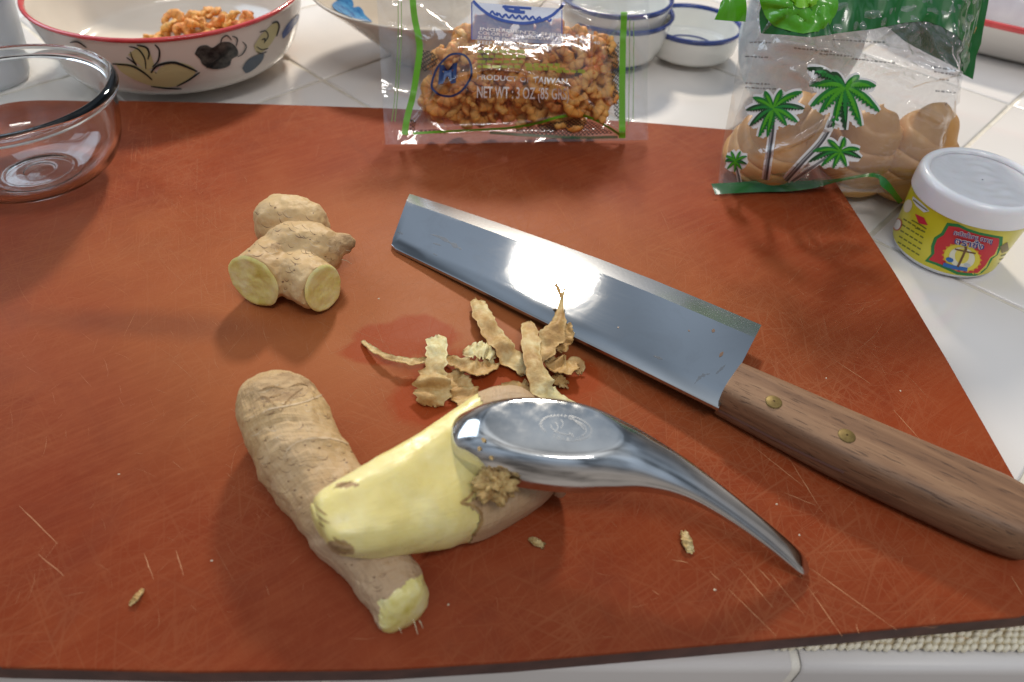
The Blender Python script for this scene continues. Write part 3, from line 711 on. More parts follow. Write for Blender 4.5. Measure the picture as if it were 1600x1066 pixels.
# ================================================================ PALM SUGAR BAG
def bag2(u, v, side):
    e = sst(-.02, .22, u)*sst(-.02, .22, 1-u); ve = sst(.0, .13, v)*(1-.62*sst(.42, .95, v))
    w_ = noise.noise(Vector((u*6, v*6, 13 if side > 0 else 18)))*.0026*sst(0, .15, v)+(noise.noise(Vector((u*13+v*6, v*15-u*5, 23)))*.0034+abs(noise.noise(Vector((u*19-v*9, v*17+u*8, 31))))*.0040)*sst(.30, .6, v)
    if side < 0: return -.024*e*ve-.0010+.5*w_
    base = .026*e*ve+w_
    for pts, amp, wd in CRE2:
        dd = min(segd((u, v), pts[i], pts[i+1])[0] for i in range(len(pts)-1)); base += amp*math.exp(-(dd/wd)**2)
    return base+.0004
CRE2 = []
B2 = Bag(at(1116, 296, ZB+.0012), at(1470, 304, ZB-.006), R(66), .142, bag2)
def cre2(pts, amp, wd): CRE2.append(([B2.plane_uv(*p) for p in pts], amp, wd))
cre2([(1170, 232), (1210, 208), (1260, 178)], .0032, .012); cre2([(1200, 66), (1240, 72), (1300, 82), (1340, 95), (1385, 115), (1430, 98)], .0046, .018); cre2([(1400, 20), (1412, 50), (1430, 92)], .0036, .012); cre2([(1290, 55), (1350, 66), (1400, 76), (1432, 96)], .0044, .016); cre2([(1340, 100), (1380, 88), (1430, 100)], .0040, .013); cre2([(1180, 58), (1200, 30), (1218, 12), (1196, 4)], .0030, .011)
cre2([(1215, 108), (1228, 122), (1246, 108)], .0034, .013); cre2([(1440, 60), (1445, 100)], .0034, .012); cre2([(1385, 150), (1425, 168)], .0036, .015); cre2([(1440, 130), (1462, 160)], .0034, .014); cre2([(1262, 20), (1266, 52)], .003, .012); cre2([(1450, 108), (1470, 140)], .0034, .013)
sbag = thing('palm_sugar_bag', B2.pos(.4, 0, 0), 'clear bag of palm sugar printed with green palm trees and a green top', 'bag')
m_film2 = film_mat('crinkled_bag_film', (.965, .965, .965), .09, 55, .0042)
def film2(side, nu, nv, inset=0):
    V = []
    for j in range(nv):
        v = j/(nv-1)
        for i in range(nu):
            u = i/(nu-1)
            # left edge runs in towards the top, right edge likewise
            ul = .018+.06*sst(0, .6, v); ur = 1.0-.05*sst(0, .35, v)*(1 if side > 0 else .1)+.04*sst(.45, 1, v)*(side < 0)*2
            V.append(B2.pos(ul+(ur-ul)*u, v, side))
    return V, grid_faces(nu, nv)
V1, f1 = film2(1, 260, 230); obj('front_film', V1, f1, m_film2, sbag)
Vb, fb = film2(-1, 90, 70); obj('back_film', Vb, fb, film_mat('bag_film_back', (.93, .935, .94), .14, 70, .001), sbag)
K2 = Skin(V1, f1); KB = Skin(Vb, fb)
m_g1 = Mat('green_bag_print'); m_g1.col(m_g1.ramp(m_g1.noise(30, 3), [(.3, (.008, .11, .018)), (.7, (.014, .16, .026))])).set(rough=.2, coat=.4)
m_g2 = Mat('light_green_bag_print').set(color=(.09, .38, .012), rough=.2, coat=.4).m; m_g3 = Mat('lime_bag_print').set(color=(.20, .52, .015), rough=.2, coat=.4).m
m_stan = mottled('printed_sugar', (.36, .17, .05), (.52, .29, .10), 200, .25, coat=.4)
# green top band: follows the film between a wavy lower border and the top of the bag
def band(skin_bag, side, lower, v1, off, nu=60, nv=14, u0=.08, u1=.99):
    V = []
    for j in range(nv):
        for i in range(nu):
            u = u0+(u1-u0)*i/(nu-1); vl = lower(u); v = vl+(v1-vl)*j/(nv-1)
            V.append(skin_bag.pos(u, v, side)+skin_bag.N*off)
    return V, grid_faces(nu, nv)
lowpts = [B2.plane_uv(*p) for p in ((1164, 50), (1200, 53), (1240, 56), (1290, 46), (1340, 38), (1385, 26), (1418, 22), (1440, 28), (1470, 50), (1500, 76), (1521, 98))]
def low(u):
    if u <= lowpts[0][0]: return lowpts[0][1]
    for a, b in zip(lowpts, lowpts[1:]):
        if a[0] <= u <= b[0]: return a[1]+(b[1]-a[1])*(u-a[0])/(b[0]-a[0])
    return lowpts[-1][1]
obj('green_top', *band(B2, 1, low, 1.0, OFF, u0=.083, u1=.985), m_g1.m, sbag)
lowb = [B2.plane_uv(*p) for p in ((1400, 14), (1440, 26), (1470, 50), (1500, 74), (1521, 97), (1545, 110))]
def low2(u):
    if u <= lowb[0][0]: return lowb[0][1]
    for a, b in zip(lowb, lowb[1:]):
        if a[0] <= u <= b[0]: return a[1]+(b[1]-a[1])*(u-a[0])/(b[0]-a[0])
    return lowb[-1][1]
obj('green_back_top', *band(B2, -1, low2, 1.0, OFF, u0=.70, u1=1.035), m_g1.m, sbag)
obj('leaf_print', *blob(K2, [(1188, 0), (1200, 30), (1222, 46), (1255, 53), (1285, 46), (1302, 26), (1306, 0), (1270, -12), (1220, -12)], OFF*4, 16), m_g2, sbag)
obj('leaf_print', *blob(K2, [(1232, 0), (1245, 12), (1262, 13), (1278, 0), (1262, -12), (1245, -12)], OFF*6, 8), m_g3, sbag)
for p in ([(1450, 14), (1470, 12), (1482, 18), (1474, 28), (1456, 26)], [(1485, 22), (1510, 34), (1528, 46), (1526, 58), (1508, 54), (1494, 40)]): obj('sugar_print', *blob(KB, p, OFF*3, 3), m_stan, sbag)
# turned-over corner at the left, bottom hem
c0 = B2.pos(.085, .80, 1)
def flap(pts, mat, name, n=10):
    V = []
    for a, b in pts: V += [a, b]
    P = spline([tuple(a)+tuple(b) for a, b in pts], n); V = []
    for p in P:
        for k in range(5):
            t = k/4; V.append(Vector(p[:3])*(1-t)+Vector(p[3:])*t+B2.N*(.0012*math.sin(t*math.pi)+.0006*noise.noise(Vector((p[0]*300, t*3, 0)))))
    return obj(name, V, grid_faces(5, n), mat, sbag)
def bp(px, py, dn):
    d = rayd(px, py); q = B2.O+B2.N*dn; t = (q-CAM).dot(B2.N)/d.dot(B2.N); return CAM+d*t
flap([(bp(1165, -12, .004), bp(1165, 34, .004)), (bp(1140, -12, .007), bp(1140, 33, .008)), (bp(1126, 4, .004), bp(1116, 31, .004))], m_g2, 'turned_corner')
hem = [(1111, 287, 1118, 304), (1150, 285, 1150, 302), (1190, 282, 1190, 300), (1230, 283, 1232, 299), (1270, 282, 1272, 294), (1310, 279, 1310, 284), (1350, 272, 1350, 277), (1368, 271, 1372, 279), (1384, 279, 1376, 290), (1398, 296, 1390, 302), (1411, 314, 1404, 319)]
V = []; P = spline(hem, 50)
for k, (a, b, c_, d_) in enumerate(P):
    for j in range(5):
        t = j/4; fwd = .006+.002*math.sin(k*.45)*(1 if k < 34 else 0)
        V.append(bp(a+(c_-a)*t, b+(d_-b)*t, .003+.016*sst(20, 32, k)+fwd*t*.4+(0.004*math.sin((k-34)/16*math.pi) if k > 34 else 0)))
V = [v if v.z > ZB+.0006 or k_ > 175 else Vector((v.x, v.y, ZB+.0006)) for k_, v in enumerate(V)]
obj('green_hem', V, grid_faces(5, 50), m_g1.m, sbag)
# palm trees printed on the front
m_pw = ink('palm_white', (.80, .80, .80), .95); m_pg = [ink('palm_green', (.012, .20, .03)), ink('palm_light_green', (.07, .36, .01)), ink('palm_dark', (.012, .06, .018))]; m_pt = ink('palm_trunk_grey', (.07, .07, .075)); m_pt2 = ink('palm_trunk_light', (.33, .33, .34))
def frond(c, tip, wd, droop, off, white=False):
    dx, dy = tip[0]-c[0], tip[1]-c[1]; L = math.hypot(dx, dy); mid = (c[0]+dx*.5+dy*0, c[1]+dy*.5-droop*L)
    pts = [c, (c[0]+dx*.25, c[1]+dy*.25-droop*L*.75), mid, (c[0]+dx*.78, c[1]+dy*.78-droop*L*.65), tip]
    n = 22; P = spline(pts, n); V = []; side = 1 if dx >= 0 else -1
    for k in range(n):
        a = P[max(0, k-1)]; b = P[min(n-1, k+1)]; ddx, ddy = b[0]-a[0], b[1]-a[1]; l = math.hypot(ddx, ddy) or 1; nx, ny = -ddy/l, ddx/l
        if ny < 0 or (abs(ny) < .2 and nx*side > 0): nx, ny = -nx, -ny
        t = k/(n-1); w0 = wd*math.sin(math.pi*min(.97, .06+t*.94))**.7
        jag = (1.0 if k % 2 else .55)
        up = .28*w0; dn = w0*jag*.85
        if white: up += 4.0; dn = w0*(1.15 if k % 2 else .85)+5.5
        V += [sk_.hit(P[k][0]-nx*up, P[k][1]-ny*up, off), sk_.hit(P[k][0], P[k][1], off), sk_.hit(P[k][0]+nx*dn, P[k][1]+ny*dn, off)]
    fs = []
    for k in range(n-1):
        for q in (0, 1): fs.append((3*k+q, 3*k+q+1, 3*k+4+q, 3*k+3+q))
    return V, fs
sk_ = K2
def palm(c, tips, trunk, tw, wd):
    wl_ = [frond(c, t, wd, .12, OFF*1.2, True) for t in tips]+[stroke(K2, trunk, tw*2.1, OFF*1.2, 24), blob(K2, [(c[0]+wd*.8*math.cos(a), c[1]+wd*.8*math.sin(a)) for a in (0, 1, 2, 3, 4, 5)], OFF*1.2, 2)]
    w_ = obj('palm_halo', *join(wl_), m_pw, sbag, smooth=False)
    obj('palm_trunk', *stroke(K2, trunk, tw, OFF*2.0, 24), m_pt, w_); obj('palm_trunk_light', *stroke(K2, [(x-tw*.25, y) for x, y in trunk], tw*.35, OFF*2.4, 24), m_pt2, w_)
    for i, t in enumerate(tips):
        obj('palm_frond', *frond(c, t, wd, .12, OFF*(2.6+.25*(i % 4))), m_pg[0 if i % 5 else 2], w_, smooth=False)
        tt = (c[0]+(t[0]-c[0])*.8, c[1]+(t[1]-c[1])*.8)
        obj('palm_frond_light', *frond(c, tt, wd*.45, .12, OFF*(3.8+.25*(i % 4))), m_pg[1 if i % 5 else 0], w_, smooth=False)
palm((1209, 170), [(1166, 172), (1177, 152), (1196, 142), (1222, 140), (1253, 143), (1256, 170), (1246, 191), (1230, 196), (1199, 214), (1186, 214), (1172, 197)], [(1208, 184), (1207, 205), (1203, 235), (1196, 280)], 6, 11)
palm((1319, 137), [(1261, 106), (1264, 133), (1265, 166), (1279, 176), (1299, 200), (1320, 203), (1345, 197), (1373, 174), (1368, 134), (1342, 119), (1298, 112)], [(1312, 160), (1302, 185), (1284, 219), (1252, 254), (1228, 281)], 6.5, 15)
palm((1312, 237), [(1262, 253), (1268, 236), (1292, 218), (1318, 214), (1343, 233), (1345, 247), (1322, 260), (1300, 262), (1282, 259)], [(1294, 244), (1270, 260), (1238, 282)], 3.2, 9)
palm((1150, 252), [(1128, 252), (1132, 243), (1143, 236), (1158, 236), (1168, 244), (1168, 256), (1160, 264), (1148, 268), (1136, 264)], [(1151, 262), (1154, 274), (1156, 287)], 3.2, 5)
# rows of small faint print at the back
lst = []
for y0, x0, x1, sl in ((66, 1170, 1200, .02), (88, 1163, 1200, .05), (75, 1240, 1300, .1), (92, 1330, 1400, .1), (104, 1455, 1520, .16), (112, 1460, 1515, .16), (124, 1468, 1480, .1), (142, 1462, 1490, .1), (130, 1163, 1200, .05), (137, 1163, 1210, .05), (62, 1300, 1380, .05), (84, 1280, 1330, .08)):
    x = x0
    while x < x1:
        wd = random.uniform(2, 7); y = y0+(x-x0)*sl; lst.append(stroke(KB, [(x, y), (x+wd, y+wd*sl)], random.uniform(1.8, 3.2), OFF*2, 3)); x += wd+random.uniform(.8, 2.5)
obj('faint_print', *join(lst), ink('grey_print', (.12, .12, .12), .75), sbag)
# swirled lumps of palm sugar
m_sug = Mat('palm_sugar'); m_sug.col(m_sug.ramp(m_sug.noise(45, 5), [(.3, (.50, .235, .065)), (.55, (.60, .315, .10)), (.75, (.66, .385, .15))])).set(rough=.45, sss=.15)
m_sug.b.inputs['Subsurface Radius'].default_value = (.006, .003, .001); m_sug.bump(m_sug.noise(220, 4), .4, .0006)
def sugar(loc, r, h, rot, label, seed):
    V = []; nz, ns = 60, 44
    for j in range(nz):
        t = j/(nz-1)
        for i in range(ns):
            a = 2*math.pi*i/ns; ph = (t*4.6+a/(2*math.pi)) % 1.0
            rr = r*(1-t**2.1)**.62*(1+.085*(math.sin(math.pi*ph)**.6-.6)) if t < .999 else .0002
            if t < .04: rr *= .86+3.5*t
            p = Vector((rr*math.cos(a), rr*math.sin(a), h*(t-.02*math.sin(2*math.pi*ph))))
            p *= 1+.10*noise.noise(p*55+Vector((seed, 0, 0))); V.append(p)
    fs = grid_faces(ns, nz, closed_u=True)+[tuple(reversed(range(ns)))]
    me = mesh_data('palm_sugar', V, fs, m_sug.m); o = bpy.data.objects.new('palm_sugar', me); COL.objects.link(o); o.location = loc; o.rotation_euler = rot
    return tag(o, label, 'palm sugar', 'swirled palm sugar lumps in the bag')
def inb(px, py, dn):
    return bp(px, py, dn)
q = inb(1404, 286, -.016); q.z = max(.004, q.z-.002); sugar(q, .0245, .052, (R(4), R(2), .4), 'upright swirled palm sugar lump at the bag end beside the yellow jar', 1)
q = inb(1256, 248, -.016); q.z = max(ZB+.018, q.z); sugar(q, .0225, .036, (R(-24), R(-62), .3), 'palm sugar lump lying on its side behind the two tall printed palms', 2)
q = inb(1184, 262, -.018); q.z = max(ZB+.004, q.z); sugar(q, .0225, .036, (R(12), R(-10), 1.4), 'palm sugar lump at the bag end on the board, behind the short-trunked palm', 3)
q = inb(1322, 272, -.024); sugar(q, .0225, .050, (R(-5), R(-8), 2.2), 'palm sugar lump between the upright swirl and the lying one', 4)

# ================================================================ YELLOW JAR
JX, JY = .2304, .3235
jar = thing('paste_jar', (JX, JY, 0), 'small white-lidded jar with yellow and red Thai label beside the board', 'jar')
m_jw = Mat('jar_plastic').set(color=(.78, .77, .80), rough=.3, sss=.1); m_jl = Mat('lid_plastic').set(color=(.84, .83, .86), rough=.28, coat=.3, sss=.12)
m_jl.bump(m_jl.noise(120, 3), .3, .0006)
JR = lambda z: .0263+.0022*min(1, z/.034)
jp = [(.0004, .0008), (.022, .0004), (.0245, .0006), (.0258, .002), (JR(.004), .0042), (JR(.034), .034), (JR(.034)-.0005, .036)]
V, fs = lathe(jp, JX, JY, 0, 96); obj('body', V, fs, m_jw.m, jar)
lid = [(.0285, .0345), (.0296, .0343), (.0299, .0352), (.0299, .0418), (.0296, .0440), (.0286, .0455), (.0272, .0461), (.0258, .0457), (.0246, .0443), (.0232, .0438), (.0004, .0440)]
V, fs = lathe(smoothprof(lid, 4), JX, JY, 0, 110); lido = obj('lid', V, fs, m_jl.m, jar)
# wrinkled clear shrink film over the lid top
V = []
for j in range(26):
    r_ = .0262*j/25
    for i in range(72):
        a = 2*math.pi*i/72; x, y = r_*math.cos(a), r_*math.sin(a)
        z = .0446+.0006*sst(.0, .0262, r_)+.0005*noise.noise(Vector((x*140, y*140, 0)))+.00045*math.sin(y*900+3*noise.noise(Vector((x*120, y*60, 2))))*math.exp(-((x-.002)/.005)**2)
        V.append((JX+x, JY+y, z))
obj('lid_film', V, grid_faces(72, 26, closed_u=True), film_mat('shrink_film', (.995, .995, .995), .0, 200, .0004), lido)
LZ0, LZ1 = .0036, .0338; V = []
for j in range(12):
    z = LZ0+(LZ1-LZ0)*j/11
    for i in range(96):
        a = 2*math.pi*i/96; V.append((JX+(JR(z)+.00025)*math.cos(a), JY+(JR(z)+.00025)*math.sin(a), z))
m_yel = Mat('yellow_label'); m_yel.col(m_yel.ramp(m_yel.noise(60, 3), [(.3, (.62, .54, .018)), (.7, (.70, .62, .03))])).set(rough=.3, coat=.3)
Vl, fl_ = V, grid_faces(96, 12, closed_u=True); lab = obj('label', Vl, fl_, m_yel.m, jar)
KJ = Skin(Vl, fl_); o1 = .0001
GP = [(1480, 348), (1497, 350), (1512, 357), (1530, 363), (1550, 367), (1567, 370), (1566, 382), (1559, 398), (1551, 404), (1543, 418), (1530, 431), (1512, 431), (1495, 429), (1478, 421), (1462, 414), (1445, 408), (1455, 397), (1455, 384), (1460, 371), (1471, 364)]
cxp, cyp = 1507, 391
obj('green_frame', *blob(KJ, GP, o1, 4, False), ink('label_green', (.01, .22, .05)), lab)
obj('red_panel', *blob(KJ, [(cxp+(x-cxp)*.90, cyp+(y-cyp)*.88) for x, y in GP], o1*2, 4, False), ink('label_red', (.62, .018, .03)), lab)
def disc(cx, cy, rx, ry, n=20, rot=.25): return [(cx+rx*math.cos(a)*math.cos(rot)-ry*math.sin(a)*math.sin(rot), cy+rx*math.cos(a)*math.sin(rot)+ry*math.sin(a)*math.cos(rot)) for a in (2*math.pi*k/n for k in range(n))]
obj('sunburst', *blob(KJ, [(x+(1503-x)*(.0 if i % 2 else .12), y+(402-y)*(.0 if i % 2 else .12)) for i, (x, y) in enumerate(disc(1503, 402, 32, 23, 40))], o1*3, 3, False), ink('label_orange', (.75, .36, .01)), lab)
obj('sunburst', *blob(KJ, disc(1503, 402, 28, 20), o1*4, 3), ink('label_sun', (.78, .66, .05)), lab); obj('sunburst', *blob(KJ, disc(1503, 402, 20, 16), o1*5, 3), ink('label_pale', (.80, .78, .62)), lab); obj('sunburst', *blob(KJ, disc(1503, 399, 11, 12), o1*5.5, 3), ink('label_sun_core', (.78, .68, .10)), lab)
m_br = ink('label_brown', (.16, .07, .02)); m_lb = ink('label_blue', (.02, .14, .45)); m_dkb = ink('label_navy', (.01, .02, .22))
obj('scale_icon', *join([stroke(KJ, [(1509, 388), (1503, 402), (1496, 416)], 3.4, o1*7, 10), stroke(KJ, [(1492, 388), (1509, 392), (1524, 395)], 2.2, o1*7, 10), stroke(KJ, [(1509, 384), (1509, 390)], 4, o1*7, 4)]), m_br, lab)
obj('scale_base', *stroke(KJ, [(1474, 412), (1492, 417), (1511, 420)], 6, o1*6.5, 10), m_lb, lab)
obj('scale_pan', *blob(KJ, disc(1484, 405, 6, 3.6), o1*6.5, 2), m_lb, lab); obj('scale_pan', *blob(KJ, disc(1511, 413, 5, 2.6), o1*6.6, 2), ink('label_pan', (.55, .60, .62)), lab)
for s_, p, q_, h in (('กะปิแท้เคย ตราชู', (1490, 365), (1549, 379), 7), ('ตราชั่ง', (1491, 379), (1536, 389), 10)):
    obj('lettering', *letters(KJ, s_, p, q_, h, o1*8, .06), m_inkw, lab); obj('lettering', *letters(KJ, s_, p, q_, h, o1*10, .012), m_dkb, lab)
obj('diamond_mark', *blob(KJ, [(1430, 334), (1444, 340), (1450, 352), (1436, 349)], o1*2, 3, False), ink('label_crimson', (.6, .02, .05)), lab)
obj('white_tag', *blob(KJ, [(1427, 307), (1440, 317), (1453, 330), (1444, 332), (1432, 322), (1426, 312)], o1*2, 3, False), ink('label_white', (.72, .74, .80)), lab)
obj('round_mark', *blob(KJ, disc(1419, 322, 6.5, 10), o1*2, 3), ink('label_seal', (.70, .62, .50)), lab); obj('round_mark', *blob(KJ, disc(1403, 351, 6, 9), o1*2, 3), ink('label_seal_white', (.75, .70, .66)), lab)
obj('round_mark_ring', *stroke(KJ, disc(1403, 351, 6, 9)+[disc(1403, 351, 6, 9)[0]], 1.6, o1*3, 40), ink('label_seal_red', (.6, .10, .06)), lab)
lst = [stroke(KJ, [(1425, 344), (1436, 350), (1448, 358)], 2, o1*2, 6), stroke(KJ, [(1430, 356), (1446, 363)], 1.6, o1*2, 6), stroke(KJ, [(1428, 312), (1440, 322), (1450, 329)], 2, o1*4, 6)]
for k in range(5):
    x0 = 1412-k*2.2; y0 = 342+k*9
    for a in range(0, 30, 7): lst.append(stroke(KJ, [(x0+a, y0+a*.62), (x0+a+5.4, y0+(a+5.4)*.62)], 2.2, o1*2, 3))
for k in range(6): lst.append(stroke(KJ, [(1566-k*2.4, 394+k*6), (1574-k*2.6, 391+k*6)], 1.8, o1*2, 3))
o = obj('small_print', *join(lst), ink('label_print', (.16, .17, .02), .8), lab); o['kind'] = 'stuff'
obj('product_photo', *blob(KJ, [(1562, 385), (1574, 378), (1576, 390), (1565, 396)], o1*2, 2, False), ink('label_photo', (.22, .16, .05)), lab)

# ================================================================ KNIFE
m_steel = Mat('blade_steel'); m_steel.set(metal=1, rough=.1)
sv = m_steel.coords((1, 1, 1), (0, 0, R(32))); svm = m_steel.node('Mapping'); svm.inputs['Scale'].default_value = (60, 1500, 1); m_steel.link(sv, svm.inputs[0])
brush = m_steel.noise(1, 3, .6, svm.outputs[0])
smear = m_steel.ramp(m_steel.noise(45, 5, .65, None, 1.2), [(.52, 0.0), (.66, 1.0)])
m_steel.col(m_steel.mix(m_steel.math('MULTIPLY', smear, .25), (.53, .545, .56), (.42, .42, .425)))
m_steel.rgh(m_steel.mix(m_steel.math('MULTIPLY', smear, .12), m_steel.ramp(brush, [(.3, .03), (.7, .045)]), (.12, .12, .12)))
m_steel.bump(brush, .006, .00004)
m_bev = Mat('bevel_steel'); m_bev.set(metal=1, rough=.17, color=(.50, .51, .53)); m_bev.bump(m_bev.noise(800, 2), .1, .0001)
ka = at(612, 385, ZB+.001); kb_ = at(1122, 640, ZB+.0095); kax = Vector((kb_.x-ka.x, kb_.y-ka.y, 0)); kL = kax.length; kax /= kL
def kz(p): return ZB+.0012+.0083*((p.x-ka.x)*kax.x+(p.y-ka.y)*kax.y)/kL
def kpt(px, py):
    z = ZB+.005
    for _ in range(6): p = at(px, py, z); z = max(ZB+.0011, kz(p))
    return at(px, py, z)
knife = thing('kitchen_knife', at(1150, 600, ZB), 'wide-bladed steel kitchen knife with walnut handle lying on the board', 'knife')
ST = [((640, 303), (614, 375)), ((643, 304), (612, 384)), ((650, 306), (618, 391)), ((700, 322), (664, 413)), ((780, 349), (740, 450)), ((860, 377), (818, 489)), ((940, 406), (896, 528)), ((1020, 437), (974, 566)), ((1105, 472), (1050, 604)), ((1190, 508), (1122, 640))]
def blade_strip(fr):
    out = []
    for e, s_ in ST:
        E_, S_ = kpt(*e), kpt(*s_); out.append([S_+(E_-S_)*f for f in fr])
    return out
FRS = [0, .02, .2, .4, .6, .815]
rows = blade_strip(FRS); V = []; th_ = .0017
up = Vector((0, 0, 1)); nf = len(FRS)
for r_ in rows: V += [r_[0]-up*th_*.5]+[p+up*th_*.5*(1 if i else .8) for i, p in enumerate(r_)]
w6 = nf+1; fs = grid_faces(w6, len(ST)); bladeV, bladeF = V, fs; blade = obj('blade', V, fs, m_steel.m, knife, smooth=True, sharp=25)
rows2 = blade_strip([.815, .9, 1.0]); V = []
for r_ in rows2: V += [r_[0]+up*th_*.5, r_[1]+up*th_*.30, r_[2], r_[0]-up*th_*.5]
V = [v for v in V]; n4 = len(ST)
fs = []
for j in range(n4-1):
    for i in range(3): fs.append((j*4+i, j*4+i+1, (j+1)*4+i+1, (j+1)*4+i))
obj('cutting_bevel', V, fs, m_bev.m, blade, smooth=True, sharp=20)
# underside and end faces
rows = blade_strip([0, .5, .815]); V = []
for r_ in rows: V += [p-up*th_*.5 for p in r_]
obj('underside', V, [tuple(reversed(f)) for f in grid_faces(3, n4)], m_steel.m, blade, smooth=False)
for r_ in (ST[0], ST[-1]):
    S_, E_ = kpt(*r_[1]), kpt(*r_[0]); V = [S_-up*th_*.5, S_+up*th_*.4, S_+(E_-S_)*.815+up*th_*.5, E_, S_+(E_-S_)*.815-up*th_*.5]
    obj('end_face', V, [(0, 1, 2, 3, 4)], m_steel.m, blade, smooth=False)
# stains on the blade
KN = Skin(bladeV, bladeF)
m_stn = ink('blade_smudge', (.06, .06, .065), .25); m_rust = ink('blade_rust', (.12, .05, .02), .8)
for p, wd in (([(672, 366), (690, 372), (714, 386), (722, 390)], 8), ([(676, 380), (690, 384)], 4), ([(620, 362), (630, 366)], 5), ([(676, 396), (684, 400)], 3), ([(1085, 600), (1096, 588), (1110, 584)], 7), ([(1118, 585), (1134, 570)], 6), ([(1020, 556), (1036, 562)], 6)):
    obj('smudge', *stroke(KN, p, wd, .00008, 24, lambda t: (.6+.7*noise.noise(Vector((t*9, wd, 1))))*math.sin(math.pi*min(.97, max(.03, t)))), m_stn, blade)
for p, wd in (([(1112, 516), (1117, 518)], 6), ([(1124, 558), (1130, 550)], 5), ([(965, 511), (967, 513)], 3), ([(1075, 516), (1078, 518)], 2.5)):
    obj('rust_spot', *stroke(KN, p, wd, .0001, 8, lambda t: math.sin(math.pi*min(.9, max(.1, t)))), m_rust, blade)
# handle
m_wal = Mat('walnut'); d_ = kax; wa = math.atan2(d_.y, d_.x)
wv = m_wal.coords((1, 1, 1), (0, 0, -wa-R(4)))
def wmap(sc):
    mp_ = m_wal.node('Mapping'); mp_.inputs['Scale'].default_value = sc; m_wal.link(wv, mp_.inputs[0]); return mp_.outputs[0]
g1 = m_wal.noise(1, 5, .6, wmap((14, 170, 170)), .6); g2 = m_wal.noise(1, 3, .6, wmap((60, 1100, 1100)))
g3 = m_wal.ramp(m_wal.noise(1, 2, .5, wmap((110, 1500, 1500))), [(.60, 0.0), (.68, 1.0)])
cw = m_wal.ramp(g1, [(.28, (.13, .066, .037)), (.5, (.245, .132, .072)), (.72, (.34, .20, .112))])
cw = m_wal.mix(m_wal.math('MULTIPLY', g2, .35), cw, (.13, .07, .042)); cw = m_wal.mix(m_wal.math('MULTIPLY', g3, .7), cw, (.055, .028, .018))
m_wal.col(cw).set(rough=.5, spec=.35); m_wal.bump(m_wal.math('SUBTRACT', g2, g3), .4, .0003)
HS = [(1163, 571, 1121, 642), (1167, 572, 1124, 647), (1250, 607, 1208, 694), (1340, 646, 1300, 744), (1450, 692, 1420, 802), (1530, 725, 1510, 844), (1572, 743, 1560, 864), (1604, 764, 1598, 874), (1624, 798, 1618, 866)]
nq = 60; P = spline(HS, nq); V = []; ns = 28
for k, (a, b, c_, dd) in enumerate(P):
    Up = at(a, b, ZB+.0145); Lp = at(c_, dd, ZB+.0045); cc = (Up+Lp)/2; cr_ = (Up-Lp); cr_.z = 0; hw = cr_.length/2; cr_.normalize()
    t = k/(nq-1); hh_ = .0088*(1-.35*sst(.93, 1.0, t)); hw *= 1-.12*max(0, 1-k/1.5)
    if k == 0: hh_ *= .86
    for j in range(ns):
        q = 2*math.pi*j/ns; x = math.copysign(abs(math.cos(q))**(2/4.2), math.cos(q)); y = math.copysign(abs(math.sin(q))**(2/4.2), math.sin(q))
        V.append(Vector((cc.x, cc.y, ZB+.0091))+cr_*(x*hw)+up*(y*hh_))
obj('handle', V, grid_faces(ns, nq, closed_u=True)+[tuple(reversed(range(ns))), tuple((nq-1)*ns+j for j in range(ns))], m_wal.m, knife, smooth=True, sharp=60)
hskin = Skin(V, grid_faces(ns, nq, closed_u=True))
m_brass = Mat('brass'); m_brass.set(metal=.55, rough=.55); m_brass.col(m_brass.ramp(m_brass.noise(500, 4), [(.3, (.15, .10, .03)), (.7, (.23, .16, .05))]))
for px, py in ((1209, 628), (1323, 681)):
    c_ = hskin.hit(px, py, 0); V, fs = lathe([(.0031, -.001), (.0031, .0001), (.0027, .00030), (.0004, .00045)], c_.x, c_.y, c_.z, 28); obj('rivet', V, fs, m_brass.m, knife)
obj('tang_strip', *stroke(hskin, [(1123, 641), (1180, 670), (1250, 706), (1319, 738)], 3.4, .00018, 30), Mat('dull_steel').set(metal=.7, rough=.45, color=(.28, .24, .23)).m, knife)

# ================================================================ SPOON
m_sp = Mat('spoon_steel'); m_sp.set(metal=1, rough=.1); sn = m_sp.noise(130, 4, .6); m_sp.col(m_sp.ramp(sn, [(.3, (.60, .60, .60)), (.7, (.68, .68, .67))])); m_sp.rgh(m_sp.ramp(m_sp.noise(260, 4), [(.35, .07), (.7, .17)])); m_sp.bump(m_sp.noise(60, 2), .02, .0003)
SPA = [(-.0205, .1412), (.002, .1412), (.022, .1400), (.040, .1376), (.056, .1343), (.072, .1300), (.087, .1252), (.1025, .1196)]
ZR = .0440
nS, nT = 150, 61
ax = spline(SPA, nS); Ltot = sum(math.hypot(ax[i+1][0]-ax[i][0], ax[i+1][1]-ax[i][1]) for i in range(nS-1)); acc = 0; V = []; uvS = []
def lerp_tab(tab, x):
    if x <= tab[0][0]: return tab[0][1]
    for a, b in zip(tab, tab[1:]):
        if x <= b[0]:
            i = tab.index(a); h_ = b[0]-a[0]; t = (x-a[0])/h_; sl = lambda k: (tab[k+1][1]-tab[k][1])/(tab[k+1][0]-tab[k][0])
            m0 = sl(0) if i == 0 else (sl(i-1)+sl(i))/2; m1 = sl(i) if i+2 >= len(tab) else (sl(i)+sl(i+1))/2
            return (2*t**3-3*t*t+1)*a[1]+(t**3-2*t*t+t)*h_*m0+(-2*t**3+3*t*t)*b[1]+(t**3-t*t)*h_*m1
    return tab[-1][1]
WT = [(0, .0), (.004, .0026), (.012, .0048), (.03, .0079), (.06, .0102), (.11, .0130), (.18, .0150), (.27, .0158), (.36, .0149), (.45, .0121), (.54, .0088), (.64, .0063), (.75, .0049), (.88, .0042), (.95, .0040), (.98, .0036), (.993, .0027), (1.0, .0008)]
